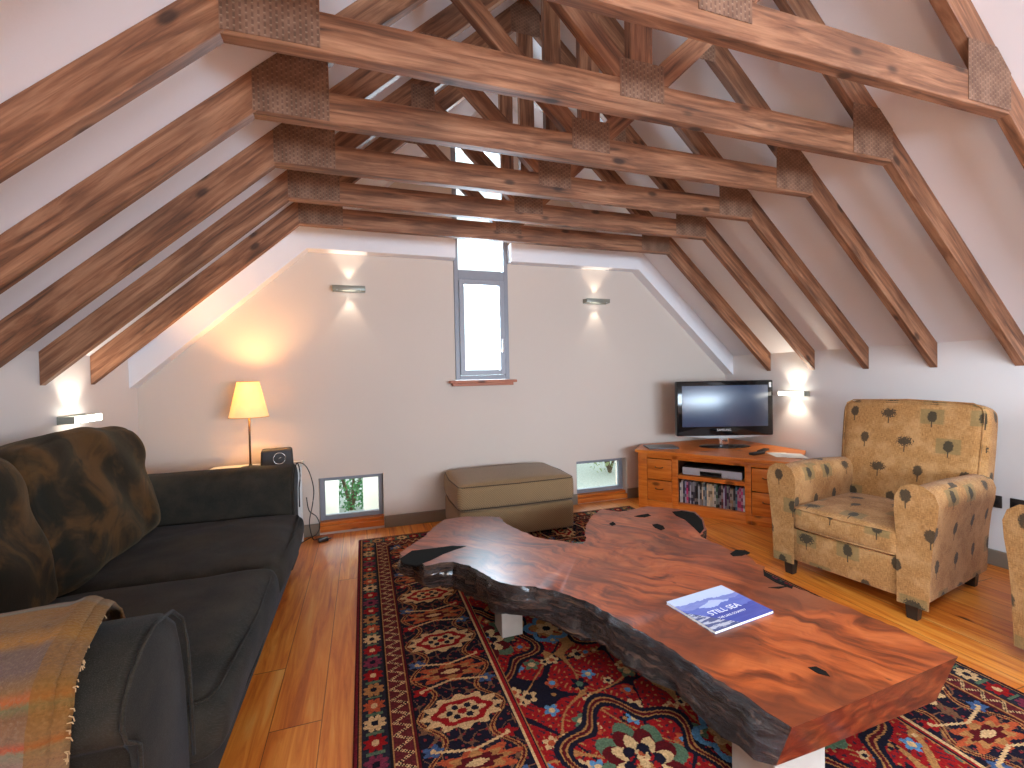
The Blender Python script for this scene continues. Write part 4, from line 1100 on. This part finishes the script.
def fill_floor_lamp():
    t = empty('fill_floor_lamp', 'added fill lamp with a round paper shade, unseen behind the camera', 'floor lamp', (.62, -.72, 0))  # made-up lamp out of view, added to brighten the room and beams
    bm = bmesh.new(); lathe(bm, [(.001, 0), (.14, 0), (.14, .015), (.02, .025), (.001, .025)]); obj('base', bm, DKFOOT, t, True)
    bm = bmesh.new(); tube(bm, [(0, 0, .02), (0, 0, .72)], .01, 10); obj('pole', bm, METAL, t, True)
    bm = bmesh.new(); bmesh.ops.create_uvsphere(bm, u_segments=32, v_segments=16, radius=.2); bmesh.ops.translate(bm, verts=bm.verts, vec=(0, 0, .88))
    obj('lamp_shade', bm, m_emit('fill light paper', (1.0, .80, .60), 11), t, True)
fill_floor_lamp()
def speaker():
    t = empty('speaker', 'small black speaker with a thin ring on its front, behind the sofa arm', 'speaker', (-.575, 3.44, .6005), R(8))
    bm = bmesh.new(); box(bm, -.103, .103, 0, .10, 0, .128, .018, 4)
    for v in bm.verts: v.co.x *= 1 - .06*v.co.z/.13
    smooth_by_angle(obj('housing', bm, BLACKM, t))
    bm = bmesh.new(); tube(bm, [(.038*math.cos(k*math.pi/20)+.015, -.002, .065+.038*math.sin(k*math.pi/20)) for k in range(41)], .0022, 6, False); obj('ring', bm, CHROME, t, True)
    bm = bmesh.new(); tube(bm, [(.005, -.001, .062), (.012, -.002, .062), (.018, -.002, .067), (.028, -.001, .069)], .0018, 6); obj('logo_mark', bm, CHROME, t, True)
speaker()
def cord(name, pts, label, r=.0035, plug=None):
    # smooth the path
    P = [Vector(p) for p in pts]; out = []
    for i in range(len(P)-1):
        p0, p1, p2, p3 = P[max(i-1, 0)], P[i], P[i+1], P[min(i+2, len(P)-1)]
        for k in range(8):
            s = k/8; out.append(.5*((2*p1) + (p2-p0)*s + (2*p0-5*p1+4*p2-p3)*s*s + (3*p1-p0-3*p2+p3)*s**3))
    out.append(P[-1]); bm = bmesh.new(); tube(bm, out, r, 8); return tag(obj(name, bm, BLACK, None, True), label, 'cord', 'power cords beside the sofa arm')
cord('black_cable', [(-.50, 3.56, .605), (-.425, 3.5, .61), (-.38, 3.48, .55), (-.355, 3.5, .42), (-.37, 3.55, .30), (-.40, 3.6, .15), (-.38, 3.62, .02), (-.34, 3.66, .006), (-.30, 3.64, .006)], 'thin black cord looping down from the speaker beside the sofa')
cord('black_cable', [(-.42, 3.64, .33), (-.40, 3.60, .24), (-.35, 3.57, .20), (-.33, 3.6, .12), (-.36, 3.66, .04), (-.42, 3.68, .006), (-.46, 3.60, .006)], 'thin black cord curling near the floor beside the small window')
def adaptor():
    t = empty('power_adaptor', 'small black power adaptor on the floor by the low left window', 'power adaptor', (-.31, 3.60, .0), .3)
    B('body', (-.035, .035, -.02, .02, 0.0, .028), BLACK, t, bv=.005)
    bm = bmesh.new(); tube(bm, [(.03, 0, .014), (.05, 0, .012), (.06, .01, .008)], .005, 8); obj('cord_grip', bm, BLACK, t, True)
adaptor()

# ------------------------------------------------------------------ wall lights
def sconce(loc, rz, lit, label, e=1.6):
    """local: wall at y=0, room towards -y"""
    t = empty('wall_sconce', label, 'wall light', loc, rz, 'wall lights')
    a, d, z = .12, .075, .018
    B('back_plate', (-a, a, -.008, -.0008, -z-.004, z+.004), SATIN, t)
    bm = bmesh.new(); box(bm, -a, -a+.006, -d, -.008, -z, z, .001); box(bm, a-.006, a, -d, -.008, -z, z, .001); box(bm, -a+.006, a-.006, -.02, -.008, -z, z, .001) ; obj('bracket', bm, SATIN, t)
    B('front_panel', (-a, a, -d-.006, -d, -z, z), TUBE if lit else SATIN, t, bv=.001)
    for sx in (-1, 1):
        bm = bmesh.new(); tube(bm, [(sx*(a-.035), -d-.006, -z-.004), (sx*(a-.035), -d-.006, -z+.004)], .004, 8); obj('screw', bm, METAL, t)
    B('lamp_tube', (-.05, .05, -.05, -.036, -.007, .007), TUBE, t, bv=.004)
    M_ = Matrix.Translation(loc) @ Matrix.Rotation(rz, 4, 'Z')
    for s in (-1, 1):
        p = M_ @ Vector((0, -.048, s*.012))
        l = light('sconce_spot', 'SPOT', p, e*5, (1.0, .88, .72), (R(180) if s > 0 else 0, 0, 0), spot_size=R(100 if lit else 62), spot_blend=.6 if lit else .25, shadow_soft_size=.02)
    return t
sconce((-.085, YF, 1.905), 0, False, 'grey metal wall light high on the gable wall left of the window', .3)
sconce((2.075, YF, 1.88), 0, False, 'grey metal wall light high on the gable wall right of the window', .3)
sconce((XL, 3.0, 1.02), R(90), True, 'glowing white wall light on the left wall above the sofa', .7)
sconce((XR, 2.93, 1.00), R(-90), True, 'glowing white wall light on the right wall behind the television', .7)

sconce((XL, .35, 1.02), R(90), True, 'added fill wall light, unseen on the left wall beside the camera', 3)  # made-up wall light out of view, added to brighten the left ceiling
sconce((XR, .30, 1.00), R(-90), True, 'added fill wall light, unseen on the right wall beside the camera', 1.6)  # its made-up counterpart, added for light on the right ceiling
# outlets on the right wall
for y, lb in ((1.65, 'dark wall socket plate low on the right wall, nearest the armchair back'), (1.525, 'dark wall socket plate low on the right wall, at the right edge of the photo')):
    o = B('wall_socket', (-.045, .045, -.010, -.0006, -.036, .036), plain('dark socket plate', (.03, .022, .018), .4), bv=.003); o.location = (XR, y, .39); o.rotation_euler = (0, 0, R(-90))
    tag(o, lb, 'wall socket', 'dark sockets on the right wall')
    for sx in (-.02, .02):
        B('socket_face', (sx-.014, sx+.014, -.0115, -.0101, -.016, .016), BLACK, o, bv=.001)

# ------------------------------------------------------------------ outside
def m_ground():
    g = G_('pale gravel ground'); n = g.noise(g.coord(), 30, 4, .7); return g.set(color=g.mix(n, srgb(150, 150, 140), srgb(214, 212, 204)), rough=.95)
bm = bmesh.new(); box(bm, -9, 11, YF+.36, 14, -.35, -.2); tag(obj('gravel_ground', bm, m_ground()), 'pale gravel outside the windows', 'ground')['kind'] = 'structure'
def shrub(loc, rx, rz, n, label, seed, col):
    rs = random.Random(seed); t = empty('shrub', label, 'shrub', loc)
    bm = bmesh.new()
    for i in range(n):
        a, b = rs.uniform(0, 6.28), rs.uniform(-1, 1); q = rs.uniform(.3, 1)**.5
        p = Vector((math.cos(a)*math.sqrt(1-b*b)*rx*q, math.sin(a)*math.sqrt(1-b*b)*rx*q, rz + b*rz*q)); s = rs.uniform(.025, .05)
        d = Vector((rs.uniform(-1, 1), rs.uniform(-1, 1), rs.uniform(-1, 1))).normalized(); e = d.orthogonal().normalized()
        f = [bm.verts.new(p), bm.verts.new(p+d*s*.5+e*s*.3), bm.verts.new(p+d*s), bm.verts.new(p+d*s*.5-e*s*.3)]; bm.faces.new(f)
    obj('foliage', bm, plain('leaves', col, .5, .4, 9), t)
    bm = bmesh.new()
    for i in range(5): a = i*1.26; tube(bm, [(0, 0, 0), (math.cos(a)*rx*.3, math.sin(a)*rx*.3, rz*.8), (math.cos(a)*rx*.6, math.sin(a)*rx*.6, rz*1.5)], [.02, .012, .005], 6)
    obj('stem', bm, plain('twig', (.12, .08, .05), .8), t)
shrub((-.15, 5.1, -.2), .42, .55, 2600, 'green leafy shrub seen through the low left window', 1, (.05, .22, .06))
shrub((3.3, 5.6, -.2), .6, .65, 2600, 'pale green shrub seen through the low right window', 2, (.30, .36, .16))
for x, lb in ((-.36, 'left white post outside the low left window'), (.09, 'right white post outside the low left window')):
    bm = bmesh.new(); box(bm, -.115, .115, -.05, .05, 0, 1.0, .008); box(bm, -.10, .10, -.065, .065, 0, .05, .006); o = obj('garden_post', bm, plain('white post paint', (.78, .80, .76), .7, .1, 6)); o.location = (x, 4.55, -.2); tag(o, lb, 'post', 'white posts outside')
